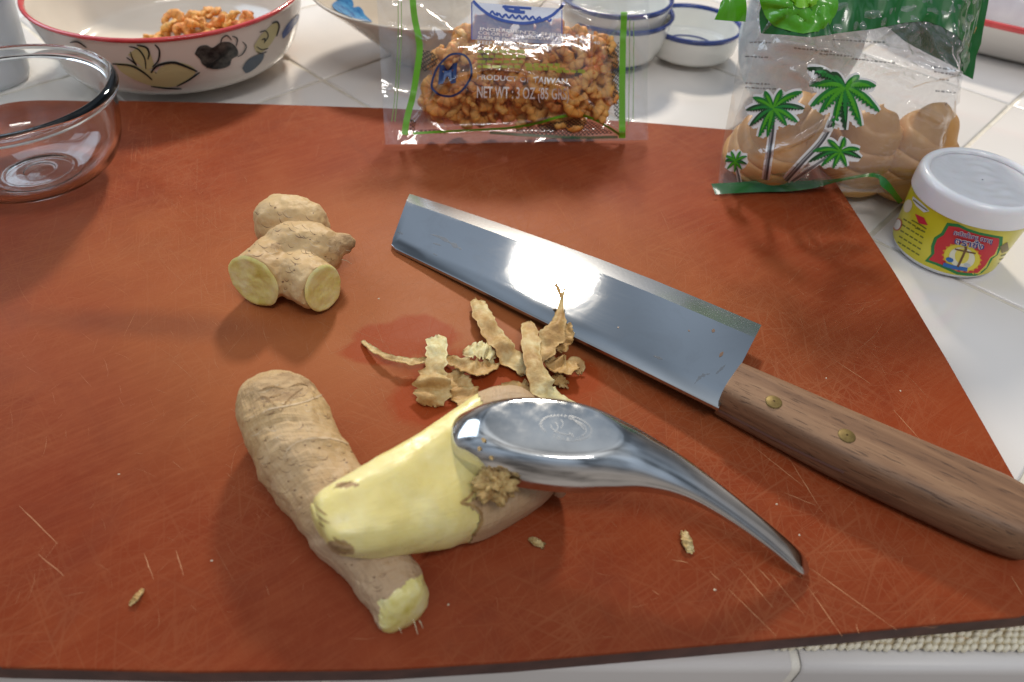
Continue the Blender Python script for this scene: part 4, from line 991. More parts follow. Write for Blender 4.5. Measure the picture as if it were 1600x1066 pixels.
HT = [(0, .0), (.004, .0022), (.012, .0042), (.03, .0070), (.06, .0098), (.10, .0122), (.17, .0146), (.28, .0155), (.38, .0145), (.47, .0115), (.56, .0080), (.66, .0054), (.78, .0036), (.90, .0026), (.97, .0018), (1, .0006)]
ZT = [(0, 0.0), (.2, 0), (.40, -.0002), (.52, -.0012), (.64, -.0048), (.76, -.0118), (.88, -.0202), (1, -.0295)]
for k in range(nS):
    if k: acc += math.hypot(ax[k][0]-ax[k-1][0], ax[k][1]-ax[k-1][1])
    s_ = acc/Ltot; a = ax[max(0, k-1)]; b = ax[min(nS-1, k+1)]; d = Vector((b[0]-a[0], b[1]-a[1], 0)).normalized(); cr_ = Vector((-d.y, d.x, 0))
    W_, H_ = lerp_tab(WT, s_), lerp_tab(HT, s_); zr = ZR+lerp_tab(ZT, s_)
    for j in range(nT):
        q = math.pi*j/(nT-1); y = -math.cos(q); e_ = .80-.32*sst(.42, .62, s_)
        yy = math.copysign(abs(y)**.92, y); z = H_*max(0, math.sin(q))**e_
        flat = .0122; dz = z-flat                    # flattened foot of the bowl
        z = z-(.5*(dz+math.sqrt(dz*dz+.00000022)))*.93
        V.append(Vector((ax[k][0], ax[k][1], zr))+cr_*(yy*W_)+up*z); uvS.append((s_, y))
nrm = None; fs = grid_faces(nT, nS)
N_ = normals(V, fs)
if sum(n_.z for n_ in N_) < 0: N_ = [-n_ for n_ in N_]
V2 = [v-n_*.0009 for v, n_ in zip(V, N_)]; o_ = len(V)
border = [j for j in range(nT)]+[k*nT+nT-1 for k in range(1, nS)]+[(nS-1)*nT+j for j in range(nT-2, -1, -1)]+[k*nT for k in range(nS-2, 0, -1)]
fs2 = fs+[tuple(i+o_ for i in reversed(f)) for f in fs]+[(border[i], border[(i+1) % len(border)], border[(i+1) % len(border)]+o_, border[i]+o_) for i in range(len(border))]
spoon = thing('soup_spoon', (.08, .128, ZB), 'shiny stainless soup spoon face down across the peeled ginger', 'spoon')
so = obj('spoon_body', V+V2, fs2, m_sp.m, spoon, smooth=True, sharp=70)
KS = Skin(V, fs)
m_em = Mat('stamped_steel').set(metal=1, rough=.22, color=(.60, .60, .60)).m
EC = (883, 668)
def ring(rx, ry, a0, a1, wd, n=40): return stroke(KS, [(EC[0]+rx*math.cos(R(a))+.18*ry*math.sin(R(a)), EC[1]+ry*math.sin(R(a))+.10*rx*math.cos(R(a))) for a in [a0+(a1-a0)*k/16 for k in range(17)]], wd, .00006, n)
lst = [ring(41, 20, -75, 75, 1.6), ring(33, 15.5, -60, 45, 1.6), ring(22, 11, 60, 190, 1.3), stroke(KS, [(898, 658), (906, 664), (914, 672)], 1.6, .00006), stroke(KS, [(890, 654), (899, 657), (910, 664)], 1.4, .00006), stroke(KS, [(889, 676), (897, 684)], 1.8, .00006), stroke(KS, [(868, 660), (872, 668), (866, 676)], 1.4, .00006), stroke(KS, [(876, 656), (880, 662), (876, 670)], 1.2, .00006)]
for a in range(150, 300, 9):
    x = EC[0]+38*math.cos(R(a))+3.4*math.sin(R(a)); y = EC[1]+18.5*math.sin(R(a))+3.8*math.cos(R(a)); lst.append(stroke(KS, [(x-1.6, y+1.8), (x, y-1.2), (x+1.6, y+1.4)], 1.1, .00006, 6))
o = obj('stamped_emblem', *join(lst), m_em, so, smooth=False); o['kind'] = 'stuff'
for ch, a in zip('THAILAND', range(122, 40, -11)):
    x = EC[0]+38*math.cos(R(a))+3.4*math.sin(R(a)); y = EC[1]+18.5*math.sin(R(a))+3.8*math.cos(R(a))
    obj('stamped_letter', *letters(KS, ch, (x-2.2, y+3), (x+2.2, y+3.2), 6, .00007), m_em, so, smooth=False)

# ================================================================ GINGER
def ginger_skin(name, uvrings=True):
    m = Mat(name)
    a = m.noise(26, 5, .6); b = m.noise(90, 5, .65, None, .5); f = m.noise(420, 3)
    c = m.ramp(a, [(.25, (.43, .265, .125)), (.42, (.53, .35, .165)), (.6, (.59, .41, .20)), (.8, (.64, .47, .28))])
    c = m.mix(m.math('MULTIPLY', m.ramp(b, [(.54, 0.0), (.74, 1.0)]), .5), c, (.36, .21, .10))
    c = m.mix(m.math('MULTIPLY', m.ramp(f, [(.5, 0.0), (.8, 1.0)]), .25), c, (.66, .50, .34))
    h = m.math('ADD', m.math('MULTIPLY', b, .7), m.math('MULTIPLY', f, .35))
    if uvrings:
        t = m.node('TexCoord'); mp_ = m.node('Mapping'); mp_.inputs['Scale'].default_value = (150, 5, 1); m.link(t.outputs['UV'], mp_.inputs[0])
        rg_ = m.noise(1, 3, .6, mp_.outputs[0], .3); mp2_ = m.node('Mapping'); mp2_.inputs['Scale'].default_value = (7, 90, 1); m.link(t.outputs['UV'], mp2_.inputs[0]); fb_ = m.noise(1, 3, .6, mp2_.outputs[0], .2)
        h = m.math('ADD', h, m.math('ADD', m.math('MULTIPLY', rg_, .5), m.math('MULTIPLY', fb_, .5)))
        su = m.node('SeparateXYZ'); m.link(t.outputs['UV'], su.inputs[0]); gu = m.math('ADD', su.outputs['X'], m.math('MULTIPLY', m.math('SUBTRACT', a, .5), 1.2))
        c = m.mix(m.math('MULTIPLY', m.ramp(gu, [(.35, 0.0), (.85, 1.0)]), .6), c, (.47, .33, .24))
        c = m.mix(m.math('MULTIPLY', m.ramp(rg_, [(.55, 0.0), (.7, 1.0)]), .22), c, (.36, .22, .13))
    m.col(c).set(rough=.52, sss=.06, spec=.35); m.b.inputs['Subsurface Radius'].default_value = (.003, .0015, .0008); m.bump(h, .8, .0010); return m.m
def ginger_flesh(name, c1, c2, c3, bump=.0003, sc=60):
    m = Mat(name); a = m.noise(sc, 5, .6); m.col(m.ramp(a, [(.3, c1), (.5, c2), (.72, c3)])).set(rough=.34, sss=.22, spec=.5)
    m.b.inputs['Subsurface Radius'].default_value = (.004, .003, .0008)
    m.bump(m.math('ADD', m.noise(220, 4), m.math('MULTIPLY', m.noise(40, 2), .6)), .35, bump); return m.m
m_gs = ginger_skin('ginger_skin'); m_gs2 = ginger_skin('ginger_skin_plain', False)
m_gf = ginger_flesh('peeled_ginger', (.73, .61, .21), (.79, .68, .27), (.83, .75, .38))
mm = bpy.data.materials['peeled_ginger']; mx = Mat.__new__(Mat); mx.m = mm; mx.n = mm.node_tree.nodes; mx.l = mm.node_tree.links; mx.b = mx.n['Principled BSDF']
tq = mx.node('TexCoord'); mq = mx.node('Mapping'); mq.inputs['Scale'].default_value = (9, 60, 1); mx.link(tq.outputs['UV'], mq.inputs[0])
sq = mx.noise(1, 4, .65, mq.outputs[0], .5); old = mx.b.inputs['Base Color'].links[0].from_socket
pat = mx.ramp(mx.noise(38, 4), [(.56, 0.0), (.74, 1.0)])
cc_ = mx.mix(mx.math('MULTIPLY', mx.ramp(sq, [(.45, 0.0), (.75, 1.0)]), .2), old, (.84, .77, .45)); cc_ = mx.mix(mx.math('MULTIPLY', pat, .35), cc_, (.62, .44, .11)); mx.col(cc_)
mx.rgh(mx.ramp(mx.noise(90, 4), [(.35, .20), (.65, .48)]))
hq = mx.math('ADD', mx.math('MULTIPLY', sq, .6), mx.math('MULTIPLY', mx.noise(200, 3), .4)); mx.bump(hq, .4, .0006)
m_gc = ginger_flesh('cut_ginger', (.60, .51, .11), (.75, .67, .26), (.82, .77, .44), .0014, 120)
m_gsc = mottled('ginger_scar', (.30, .18, .085), (.52, .35, .18), 160, .75, .0016)
def loft_px(st, n, ns, e=2.2, amp=.0012, cap0=.006, cap1=.006, seed=0, extra=None, twist=0.0):
    """stations: px of one side, px of the other side, height of the axis over the board, half thickness"""
    S = []
    for ux, uy, lx, ly, z, h in st:
        U_, L_ = at(ux, uy, ZB+z), at(lx, ly, ZB+z); c_ = (U_+L_)/2; cr_ = U_-L_; we = cr_.length/2; cr_.normalize()
        vd = c_-CAM; az = Vector((vd.x, vd.y, 0)).normalized(); cot = Vector((vd.x, vd.y, 0)).length/abs(vd.z)
        k = abs(cr_.dot(az)); w_ = math.sqrt(max((we*.45)**2, we*we-(h*k*cot)**2))
        S.append((*c_, *cr_, w_, h))
    Q = spline(S, n); rings = []
    def ringv(q, off, sc, hs):
        c_ = Vector(q[:3]); cr_ = Vector(q[3:6]).normalized(); out = []
        for j in range(ns):
            t = 2*math.pi*j/ns; x = math.copysign(abs(math.cos(t))**(2/e), math.cos(t)); y = math.copysign(abs(math.sin(t))**(2/e), math.sin(t))
            x, y = x*q[6]*sc, y*q[7]*hs; out.append(c_+off+cr_*(x*math.cos(twist)-y*math.sin(twist))+up*(x*math.sin(twist)+y*math.cos(twist)))
        return out
    d0 = (Vector(Q[0][:3])-Vector(Q[1][:3])).normalized(); d1 = (Vector(Q[-1][:3])-Vector(Q[-2][:3])).normalized(); U = []
    nc = 7
    for k in range(nc, 0, -1):
        a = math.pi/2*k/nc; rings.append(ringv(Q[0], d0*(cap0*math.sin(a)), max(.02, math.cos(a)), max(.02, math.cos(a)))); U.append(-.05*k/nc)
    for i, q in enumerate(Q): rings.append(ringv(q, Vector(), 1, 1)); U.append(i/(n-1))
    for k in range(1, nc+1):
        a = math.pi/2*k/nc; rings.append(ringv(Q[-1], d1*(cap1*math.sin(a)), max(.02, math.cos(a)), max(.02, math.cos(a)))); U.append(1+.05*k/nc)
    V = []; UV = []
    for i, r_ in enumerate(rings):
        c_ = sum(r_, Vector())/ns
        for j, p in enumerate(r_):
            d = (p-c_); L = d.length; d = d/L if L > 1e-9 else up
            q = p+d*(amp*fbm(p+Vector((seed, 0, 0)), 70, 4)*min(1, L/.004)); 
            if extra: q = q+d*extra(U[i], j/ns, p)
            if q.z < ZB+.0002: q.z = ZB+.0002+.1*(q.z-ZB)*0
            V.append(q); UV.append((U[i], j/ns))
    fs = grid_faces(ns, len(rings), closed_u=True)+[tuple(reversed(range(ns))), tuple((len(rings)-1)*ns+j for j in range(ns))]
    return V, fs, UV
def build_ginger(root, V, fs, UV, cls, mats, names, push):
    n = max(1, len(names)); sel = [[] for _ in names]
    for f in fs:
        c_ = sum((Vector(V[i]) for i in f), Vector())/len(f); u = sum(UV[i][0] for i in f)/len(f); v = UV[f[0]][1]
        sel[cls(c_, u, v)].append(f)
    N_ = normals(V, fs); P = {}
    for k, nm in enumerate(names):
        if not sel[k]: continue
        Vk = [Vector(v)+n_*push[k] for v, n_ in zip(V, N_)] if push[k] else V
        a, b, c_ = subset(Vk, fs, sel[k], UV); P[nm] = obj(nm, a, b, mats[k], root, uv=c_)
    return P
# long unpeeled root
SB = [(462, 606, 412, 612, .0150, .0085), (494, 614, 384, 620, .0165, .0125), (512, 640, 368, 646, .0172, .0165), (530, 680, 380, 684, .0172, .0170), (546, 712, 398, 722, .0170, .0166), (568, 748, 426, 770, .0160, .0155), (602, 800, 470, 826, .0145, .0140), (632, 862, 532, 893, .0125, .0120), (655, 898, 566, 938, .0112, .0108), (668, 930, 590, 975, .0100, .0096)]
def exB(u, v, p):
    x, y = pj(p); r_ = 0
    for (cx0, cy0, rr, am) in ((492, 770, 82, .0011), (470, 700, 78, .0004)):
        dd = math.hypot((x-cx0), (y-cy0))-rr; r_ += am*(sst(-12, 3, dd)-.0)*math.exp(-max(0, dd)/26)
    return r_+.0006*noise.noise(Vector((u*13, v*4, 2)))+.00035*fbm(p, 420, 3)+.00025*noise.noise(Vector((u*70, v*5, 6)))
V, fs, UV = loft_px(SB, 200, 130, 2.2, .0013, .004, .003, 3, exB)
gB = thing('ginger_root', at(520, 800, ZB), 'long unpeeled ginger root lying under the peeled piece', 'ginger')
def clB(c_, u, v):
    x, y = pj(c_); nz = 9*noise.noise(Vector((x*.05, y*.05, 1)))+4*noise.noise(Vector((x*.2, y*.2, 5)))
    # broken yellow end, old scar at the other end
    if (x-632)*.55+(y-945)*.83 > -26+nz+.0016*(x-600)**2*0 and u > .80 and (x-600)+nz > -14: 
        if math.hypot((x-632)/46, (y-942)/58) < 1+nz*.012: return 1
    xr = (x-440)+(y-608)*.5
    if (xr/50)**2+((y-606)/22)**2 < 1+nz*.07: return 2
    return 0
P = build_ginger(gB, V, fs, UV, clB, [m_gs, m_gc, m_gsc], ['skin', 'cut_end', 'scar'], [0, 0, 0])
P['skin']['label'] = 'tan ginger skin with growth rings'
KG = Skin(V, fs)
for p, wd in (([(398, 628), (412, 620), (430, 634), (438, 644)], 4), ([(438, 646), (446, 630), (458, 618), (474, 606)], 5), ([(404, 612), (424, 604), (446, 608)], 5), ([(420, 622), (440, 616)], 6), ([(450, 606), (468, 600), (482, 604)], 4)):
    obj('scar_crack', *stroke(KG, p, wd, .00015, 24, lambda t: (.4+1.1*abs(noise.noise(Vector((t*17, 5, wd)))))*math.sin(math.pi*min(.95, max(.05, t)))), mottled('scar_crack', (.20, .11, .045), (.40, .25, .11), 400, .8, .0005), gB)
m_gr = mottled('growth_ring', (.58, .42, .25), (.66, .50, .32), 500, .6, .0004)
def blemishes(sk2, root, region, num, seed):
    rnd = random.Random(seed); dk = []; lt = []
    for _ in range(num*6):
        if len(dk)+len(lt) >= num: break
        x, y = rnd.uniform(*region[0]), rnd.uniform(*region[1])
        if not inside((x, y), region[2]): continue
        L = rnd.uniform(5, 22); a = R(region[3]+rnd.gauss(0, 16)); w_ = rnd.uniform(.5, 1.5)
        pts = [(x+L*t*math.cos(a)-4*math.sin(a)*math.sin(t*3), y+L*t*math.sin(a)+4*math.cos(a)*math.sin(t*3)) for t in (0, .33, .66, 1)]
        if not all(inside(q, region[2]) for q in pts): continue
        (dk if rnd.random() < .62 else lt).append(stroke(sk2, pts, w_, .00006, 8, lambda t: math.sin(math.pi*min(.95, max(.05, t)))))
    for _ in range(num):
        x, y = rnd.uniform(*region[0]), rnd.uniform(*region[1])
        if inside((x, y), region[2]):
            r_ = rnd.uniform(.6, 2.2); dk.append(blob(sk2, [(x+r_*math.cos(q)*rnd.uniform(.6, 1.4), y+r_*.7*math.sin(q)*rnd.uniform(.6, 1.4)) for q in (0, 1.05, 2.1, 3.14, 4.2, 5.2)], .00006, 1, False))
    for nm, l_, mt in (('skin_wrinkles', dk, m_wr1), ('skin_flakes', lt, m_wr2)):
        o = obj(nm, *join(l_), mt, root, smooth=False); o['kind'] = 'stuff'
m_wr1 = ink('skin_crease', (.22, .12, .055), .75); m_wr2 = ink('skin_flake', (.68, .52, .33), .8)
def inside(p, poly):
    r = False
    for i in range(len(poly)):
        a, b = poly[i], poly[i-1]
        if (a[1] > p[1]) != (b[1] > p[1]) and p[0] < (b[0]-a[0])*(p[1]-a[1])/(b[1]-a[1])+a[0]: r = not r
    return r
blemishes(KG, gB, ((370, 640), (590, 960), [(385, 600), (500, 596), (545, 690), (560, 735), (480, 790), (530, 870), (610, 880), (600, 940), (520, 880), (430, 770), (380, 680)], -12), 90, 4)
for p in ([(444, 722), (447, 708), (455, 697), (470, 689), (490, 685), (512, 685), (534, 690), (552, 700), (562, 712)], [(408, 648), (420, 640), (440, 636), (470, 630), (492, 622), (512, 614), (522, 618)]):
    obj('growth_ring', *stroke(KG, p, 4.2, .00018, 60, lambda t: (.55+.6*noise.noise(Vector((t*18, 1, 1))))*min(1, 6*t, 6*(1-t))), m_gr, gB)
# peeled root
SCn = [(487, 786, 506, 842, .0360, .0072), (502, 770, 524, 866, .0355, .0096), (560, 742, 572, 870, .0330, .0112), (640, 700, 650, 861, .0280, .0122), (700, 662, 710, 848, .0225, .0130), (755, 630, 760, 830, .0180, .0136), (810, 624, 815, 805, .0150, .0138), (850, 656, 846, 786, .0135, .0125), (868, 706, 866, 770, .0115, .009)]
def exC(u, v, p): return .0006*noise.noise(Vector((u*5, math.cos(v*6.28)*2, math.sin(v*6.28)*2)))
V, fs, UV = loft_px(SCn, 150, 110, 3.1, .0007, .0016, .006, 9, exC, R(14))
gC = thing('peeled_ginger', at(700, 800, ZB), 'half-peeled yellow ginger root lying under the steel spoon', 'ginger')
def clC(c_, u, v):
    x, y = pj(c_); nz = 10*noise.noise(Vector((x*.04, y*.05, 7)))+3*noise.noise(Vector((x*.25, y*.25, 3)))
    bd = 752-34*math.exp(-((y-788)/11)**2)+6*math.sin(y*.09)
    if y > 820: bd = 745-(y-820)*.3
    if x > bd+nz: return 1
    if math.hypot((x-530)/26, (y-855)/12) < 1+nz*.05 or math.hypot((x-540)/22, (y-758)/5) < .8+nz*.05: return 2
    return 0
P = build_ginger(gC, V, fs, UV, clC, [m_gf, m_gs, m_gsc], ['flesh', 'skin', 'scar'], [0, .0003, 0])
KC = Skin(V, fs); m_tear = mottled('torn_skin', (.26, .15, .055), (.46, .30, .11), 300, .6, .0006)
wob = lambda t: .55+.9*abs(noise.noise(Vector((t*23, 2, 2))))
obj('torn_edge', *stroke(KC, [(752, 748), (742, 764), (731, 778), (720, 786), (734, 789), (748, 797), (752, 812), (746, 826), (738, 836)], 6, .00035, 80, wob), m_tear, gC)
for p, wd in (([(494, 790), (503, 800), (512, 806)], 5), ([(492, 800), (504, 812), (516, 818)], 4), ([(497, 815), (508, 824)], 4), ([(520, 838), (532, 848), (548, 850)], 7), ([(524, 856), (540, 860), (556, 858)], 5), ([(520, 764), (536, 757), (552, 752)], 4)):
    obj('fibre_mark', *stroke(KC, p, wd, .0002, 20, lambda t: wob(t)*math.sin(math.pi*min(.95, max(.05, t)))), m_tear, gC)
if 'skin' in P: P['skin']['label'] = 'strip of brown skin left on the root'
# ragged fibrous tip
# small knob with two cut faces
def blob_union(parts, vox):
    lst = []
    for c_, d, L0, r0, r1, flat in parts:
        d = Vector(d).normalized(); c_ = Vector(c_); a_ = d.orthogonal().normalized(); b_ = d.cross(a_); V = []; nr = 18; ns = 28
        prof = []
        for k in range(nr):
            t = k/(nr-1); r_ = r0+(r1-r0)*t
            if t < .35: r_ *= math.sqrt(max(.0004, 1-((.35-t)/.35)**2))
            if not flat and t > .6: r_ *= math.sqrt(max(.0004, 1-((t-.6)/.4)**2))
            prof.append((t*L0, r_))
        for z, r_ in prof:
            for j in range(ns):
                t = 2*math.pi*j/ns; V.append(c_+d*z+a_*(r_*math.cos(t))+b_*(r_*math.sin(t)))
        lst.append((V, grid_faces(ns, nr, closed_u=True)+[tuple(reversed(range(ns))), tuple((nr-1)*ns+j for j in range(ns))]))
    V, fs = join(lst); me = bpy.data.meshes.new('union'); me.from_pydata(V, [], fs); me.update()
    bm = bmesh.new(); bm.from_mesh(me); bmesh.ops.recalc_face_normals(bm, faces=bm.faces); bm.to_mesh(me); bm.free()
    o = bpy.data.objects.new('union', me); COL.objects.link(o)
    md = o.modifiers.new('r', 'REMESH'); md.mode = 'VOXEL'; md.voxel_size = vox
    ms = o.modifiers.new('s', 'SMOOTH'); ms.factor = .5; ms.iterations = 6
    dg = bpy.context.evaluated_depsgraph_get(); e_ = o.evaluated_get(dg).to_mesh()
    V = [v.co.copy() for v in e_.vertices]; fs = [tuple(p.vertices) for p in e_.polygons]
    o.evaluated_get(dg).to_mesh_clear(); bpy.data.objects.remove(o); bpy.data.meshes.remove(me); return V, fs
c1_ = at(398, 438, ZB+.0135); n1_ = Vector((-.30, -.93, .12)).normalized()
c2_ = at(503, 450, ZB+.0125); n2_ = Vector((.80, -.58, .10)).normalized()
A0 = at(445, 405, ZB+.0145)
parts = [(c1_-n1_*.030, n1_, .030, .0118, .0122, True), (c2_-n2_*.026, n2_, .026, .0120, .0108, True), (at(398, 345, ZB+.013), at(480, 352, ZB+.012)-at(398, 345, ZB+.013), .036, .0150, .0115, False), (at(412, 392, ZB+.0135), (1, .12, 0), .036, .0135, .0120, False),
         (at(495, 392, ZB+.014), at(530, 382, ZB+.016)-at(495, 392, ZB+.014), .0185, .0070, .0045, False)]
V, fs = blob_union(parts, .0009)
N_ = normals(V, fs); V = [v+n_*(.0011*fbm(v, 90, 4)+.0005*fbm(v+Vector((3, 0, 0)), 260, 3)) for v, n_ in zip(V, N_)]
V = [Vector((v.x, v.y, max(v.z, ZB+.0002))) for v in V]
gA = thing('ginger_chunk', at(450, 440, ZB), 'stubby unpeeled ginger chunk showing two cut faces, standing alone', 'ginger')
sk, sc_ = [], []
for f in fs:
    c_ = sum((V[i] for i in f), Vector())/len(f); x, y = pj(c_); nz = noise.noise(Vector((x*.09, y*.09, 4)))*.5
    (sc_ if (((x-535)/22)**2+((y-382)/17)**2 < 1+nz or ((x-378)/14)**2+((y-362)/16)**2 < .7+nz or ((x-430)/14)**2+((y-385)/7)**2 < .5+nz) else sk).append(f)
a, b, _ = subset(V, fs, sk); obj('skin', a, b, m_gs2, gA)
a, b, _ = subset(V, fs, sc_); obj('scar', a, b, m_gsc, gA)
KA = Skin(V, fs); blemishes(KA, gA, ((365, 545), (310, 490), [(380, 330), (430, 310), (490, 330), (495, 360), (540, 375), (520, 430), (480, 400), (440, 470), (430, 410), (370, 395)], 20), 55, 8)
def cutface(c_, n_, rx, ry, dish, seed, root):
    a_ = n_.cross(up).normalized(); b_ = a_.cross(n_).normalized(); V = []; nr, ns = 16, 48
    for k in range(nr):
        t = k/(nr-1)
        for j in range(ns):
            q = 2*math.pi*j/ns; w_ = 1+.05*noise.noise(Vector((math.cos(q)*2, math.sin(q)*2, seed)))
            p = c_+n_*.0008+a_*(rx*w_*t*math.cos(q))+b_*(ry*w_*t*math.sin(q))
            V.append(p+n_*(.0009-dish*(1-t*t)*(.6+.8*noise.noise(p*160))-.0009*max(0, (t-.9)/.1)**2+.00035*fbm(p, 300, 3)))
    return obj('cut_face', V, grid_faces(ns, nr, closed_u=True), m_gc, root)
cutface(c1_, n1_, .0124, .0124, .0005, 2, gA); cutface(c2_, n2_, .0096, .0112, .0010, 5, gA)
# hair roots
m_hair = plain('root_hair', (.62, .55, .38), .6)
def hair(root, a, b, r=.00016):
    a, b = Vector(a), Vector(b); d = (b-a).normalized(); x = d.orthogonal().normalized(); y = d.cross(x); V = []
    for k in range(5):
        t = k/4; c_ = a+(b-a)*t+up*(.0008*math.sin(t*3.1)); rr = r*(1-.7*t)
        for j in range(5): V.append(c_+x*(rr*math.cos(j*1.2566))+y*(rr*math.sin(j*1.2566)))
    obj('root_hair', V, grid_faces(5, 5, closed_u=True), m_hair, root)
for p, z, q, z2 in (((530, 397), .014, (548, 392), .015), ((533, 406), .012, (550, 413), .010)): hair(gA, at(*p, ZB+z), at(*q, ZB+z2))
for p, q in (((645, 966), (653, 992)), ((655, 970), (661, 982)), ((622, 980), (628, 990))): hair(gB, at(*p, ZB+.006), at(*q, ZB+.004), .00022)

# ================================================================ PEELINGS
mp = Mat('ginger_peel'); at_ = mp.node('VertexColor'); at_.layer_name = 'tone'
b1 = mp.noise(110, 5, .65); b2 = mp.noise(420, 4)
tan = mp.ramp(b1, [(.3, (.33, .18, .06)), (.5, (.49, .30, .11)), (.7, (.58, .40, .175))]); crm = mp.ramp(b2, [(.35, (.62, .52, .24)), (.65, (.74, .68, .40))])
tf = mp.math('ADD', at_.outputs[0], mp.math('MULTIPLY', mp.math('SUBTRACT', b1, .5), 1.7), True)
mp.col(mp.mix(tf, tan, crm)).set(rough=.55, sss=.1, spec=.35); mp.b.inputs['Subsurface Radius'].default_value = (.002, .0014, .0006)
mp.bump(mp.math('ADD', b1, b2), .6, .0006)
def peel(pts, wds, tones, curl, label, seed, hs=None):
    """pts: px positions with height above the board; wds: px widths"""
    rnd = random.Random(seed); n, m_ = 46, 11
    P3 = [at(x, y, ZB+z) for x, y, z in pts]
    Q = spline([(*p, 1.28*w_*mpp(p), t) for p, w_, t in zip(P3, wds, tones)], n); V = []; T = []
    for k in range(n):
        a = Vector(Q[max(0, k-1)][:3]); b = Vector(Q[min(n-1, k+1)][:3]); d = (b-a).normalized(); cr_ = Vector((-d.y, d.x, 0)).normalized(); nn2 = d.cross(cr_)
        if nn2.z < 0: nn2 = -nn2
        c_ = Vector(Q[k][:3]); w_ = Q[k][3]*.5; endf = 1-.35*(k in (0, n-1))
        for j in range(m_):
            s_ = 2*j/(m_-1)-1
            jag = 1+.38*noise.noise(Vector((k*.37+.3, seed*1.7+.5, 3.3*(s_ > 0)+.2)))+.12*noise.noise(Vector((k*.83+.4, seed+.3, 7.1*(s_ > 0)+.6)))
            x = s_*w_*jag*endf; z = .55*curl*w_*(s_*s_-.5)+.45*w_*noise.noise(Vector((k*.16, s_*.9, seed)))+.00035*noise.noise(Vector((k*.9, s_*1.2, seed+9)))
            p = c_+cr_*x+nn2*z+d*(.0008*noise.noise(Vector((j*.9, seed, k*.1))) if k in (0, 1, n-1, n-2) else 0)*2
            p.z = max(p.z, ZB+.0005); V.append(p); T.append(min(1, max(0, Q[k][4]+.25*s_*rnd.choice((0, 1)))))
    fs = grid_faces(m_, n); N_ = normals(V, fs); o_ = len(V)
    if sum(q.z for q in N_) < 0: N_ = [-q for q in N_]
    V2 = [v-q*.00028 for v, q in zip(V, N_)]; border = list(range(m_))+[k*m_+m_-1 for k in range(1, n)]+[(n-1)*m_+j for j in range(m_-2, -1, -1)]+[k*m_ for k in range(n-2, 0, -1)]
    fs2 = fs+[tuple(i+o_ for i in reversed(f)) for f in fs]+[(border[i], border[(i+1) % len(border)], border[(i+1) % len(border)]+o_, border[i]+o_) for i in range(len(border))]
    c_ = P3[len(P3)//2]; o = obj('ginger_peel', V+V2, fs2, mp.m, origin=(c_.x, c_.y, ZB), tone=T+T)
    return tag(o, label, 'peel', 'ginger peelings')
peel([(566, 532, .001), (582, 545, .003), (602, 556, .004), (625, 562, .005), (648, 565, .005), (672, 563, .004)], [4, 7, 8, 9, 11, 12], [.25]*6, .5, 'long thin tan peel strip pointing away from the pile over the wet patch', 1)
peel([(695, 560, .003), (715, 566, .004), (738, 574, .005), (756, 574, .004), (773, 566, .002)], [16, 18, 26, 24, 14], [.15, .25, .1, .0, .1], .5, 'broad wrinkled tan peel lying across the thin strip', 2)
peel([(706, 580, .002), (716, 598, .002), (727, 618, .0015), (735, 642, .001)], [20, 30, 33, 24], [.05, .0, .05, 0], .4, 'short brown peel half under the cream-topped one', 3)
peel([(681, 526, .007), (682, 546, .0085), (679, 570, .0085), (676, 590, .007), (675, 610, .005), (672, 634, .001)], [22, 25, 27, 38, 46, 30], [.95, .8, .4, .1, .0, .0], -.5, 'curved peel with a cream top and wide brown end', 4)
peel([(724, 549, .003), (738, 546, .005), (752, 545, .006), (764, 549, .005), (773, 558, .002)], [14, 24, 27, 26, 22], [.35, 1, 1, 1, .9], -.3, 'small cream frayed peel without skin', 5)
peel([(744, 468, .003), (753, 488, .005), (766, 512, .006), (784, 536, .006), (804, 560, .004), (822, 582, .002)], [16, 22, 26, 30, 30, 16], [.15, .1, .05, .1, .2, .75], -.5, 'long ridged tan peel lying beside the knife spine', 6)
peel([(760, 624, .004), (778, 616, .004), (800, 610, .003), (828, 602, .002)], [14, 22, 26, 20], [.2, .05, 0, 0], .4, 'brown peel tucked behind the peeled ginger', 7)
peel([(862, 590, .002), (874, 593, .003), (886, 600, .001)], [16, 20, 12], [.05, 0, 0], .4, 'little brown peel scrap behind the spoon', 8)
peel([(856, 558, .003), (870, 568, .005), (886, 572, .005), (902, 568, .004), (906, 584, .001)], [20, 28, 28, 20, 8], [0, 0, -.1, 0, .1], .5, 'dark brown bent peel under the knife spine', 9)
peel([(840, 562, .007), (852, 545, .0085), (862, 525, .010), (872, 505, .0115), (876, 485, .012), (878, 468, .0125), (884, 446, .0135)], [16, 24, 30, 20, 9, 5, 3], [.1, .05, .05, .1, .2, .4, .3], -.45, 'twisted peel with a thin twig-like tip resting on the knife blade', 10)
peel([(877, 466, .0128), (874, 455, .0132), (868, 444, .0135)], [4, 5, 5], [.1, .0, .0], .2, 'tiny hooked fibre at the twig-like peel tip', 11)
peel([(825, 503, .006), (828, 524, .0085), (832, 552, .0095), (840, 580, .009), (850, 606, .007), (870, 624, .004), (898, 634, .002)], [16, 22, 22, 26, 30, 27, 14], [.1, .1, .15, .2, .7, .9, .8], -.5, 'long peel with a yellow end reaching under the spoon', 12)
peel([(868, 545, .006), (878, 535, .007), (886, 520, .0085), (888, 505, .0095)], [18, 22, 16, 8], [.05, 0, 0, .1], .4, 'brown frayed peel leaning on the knife spine', 13)
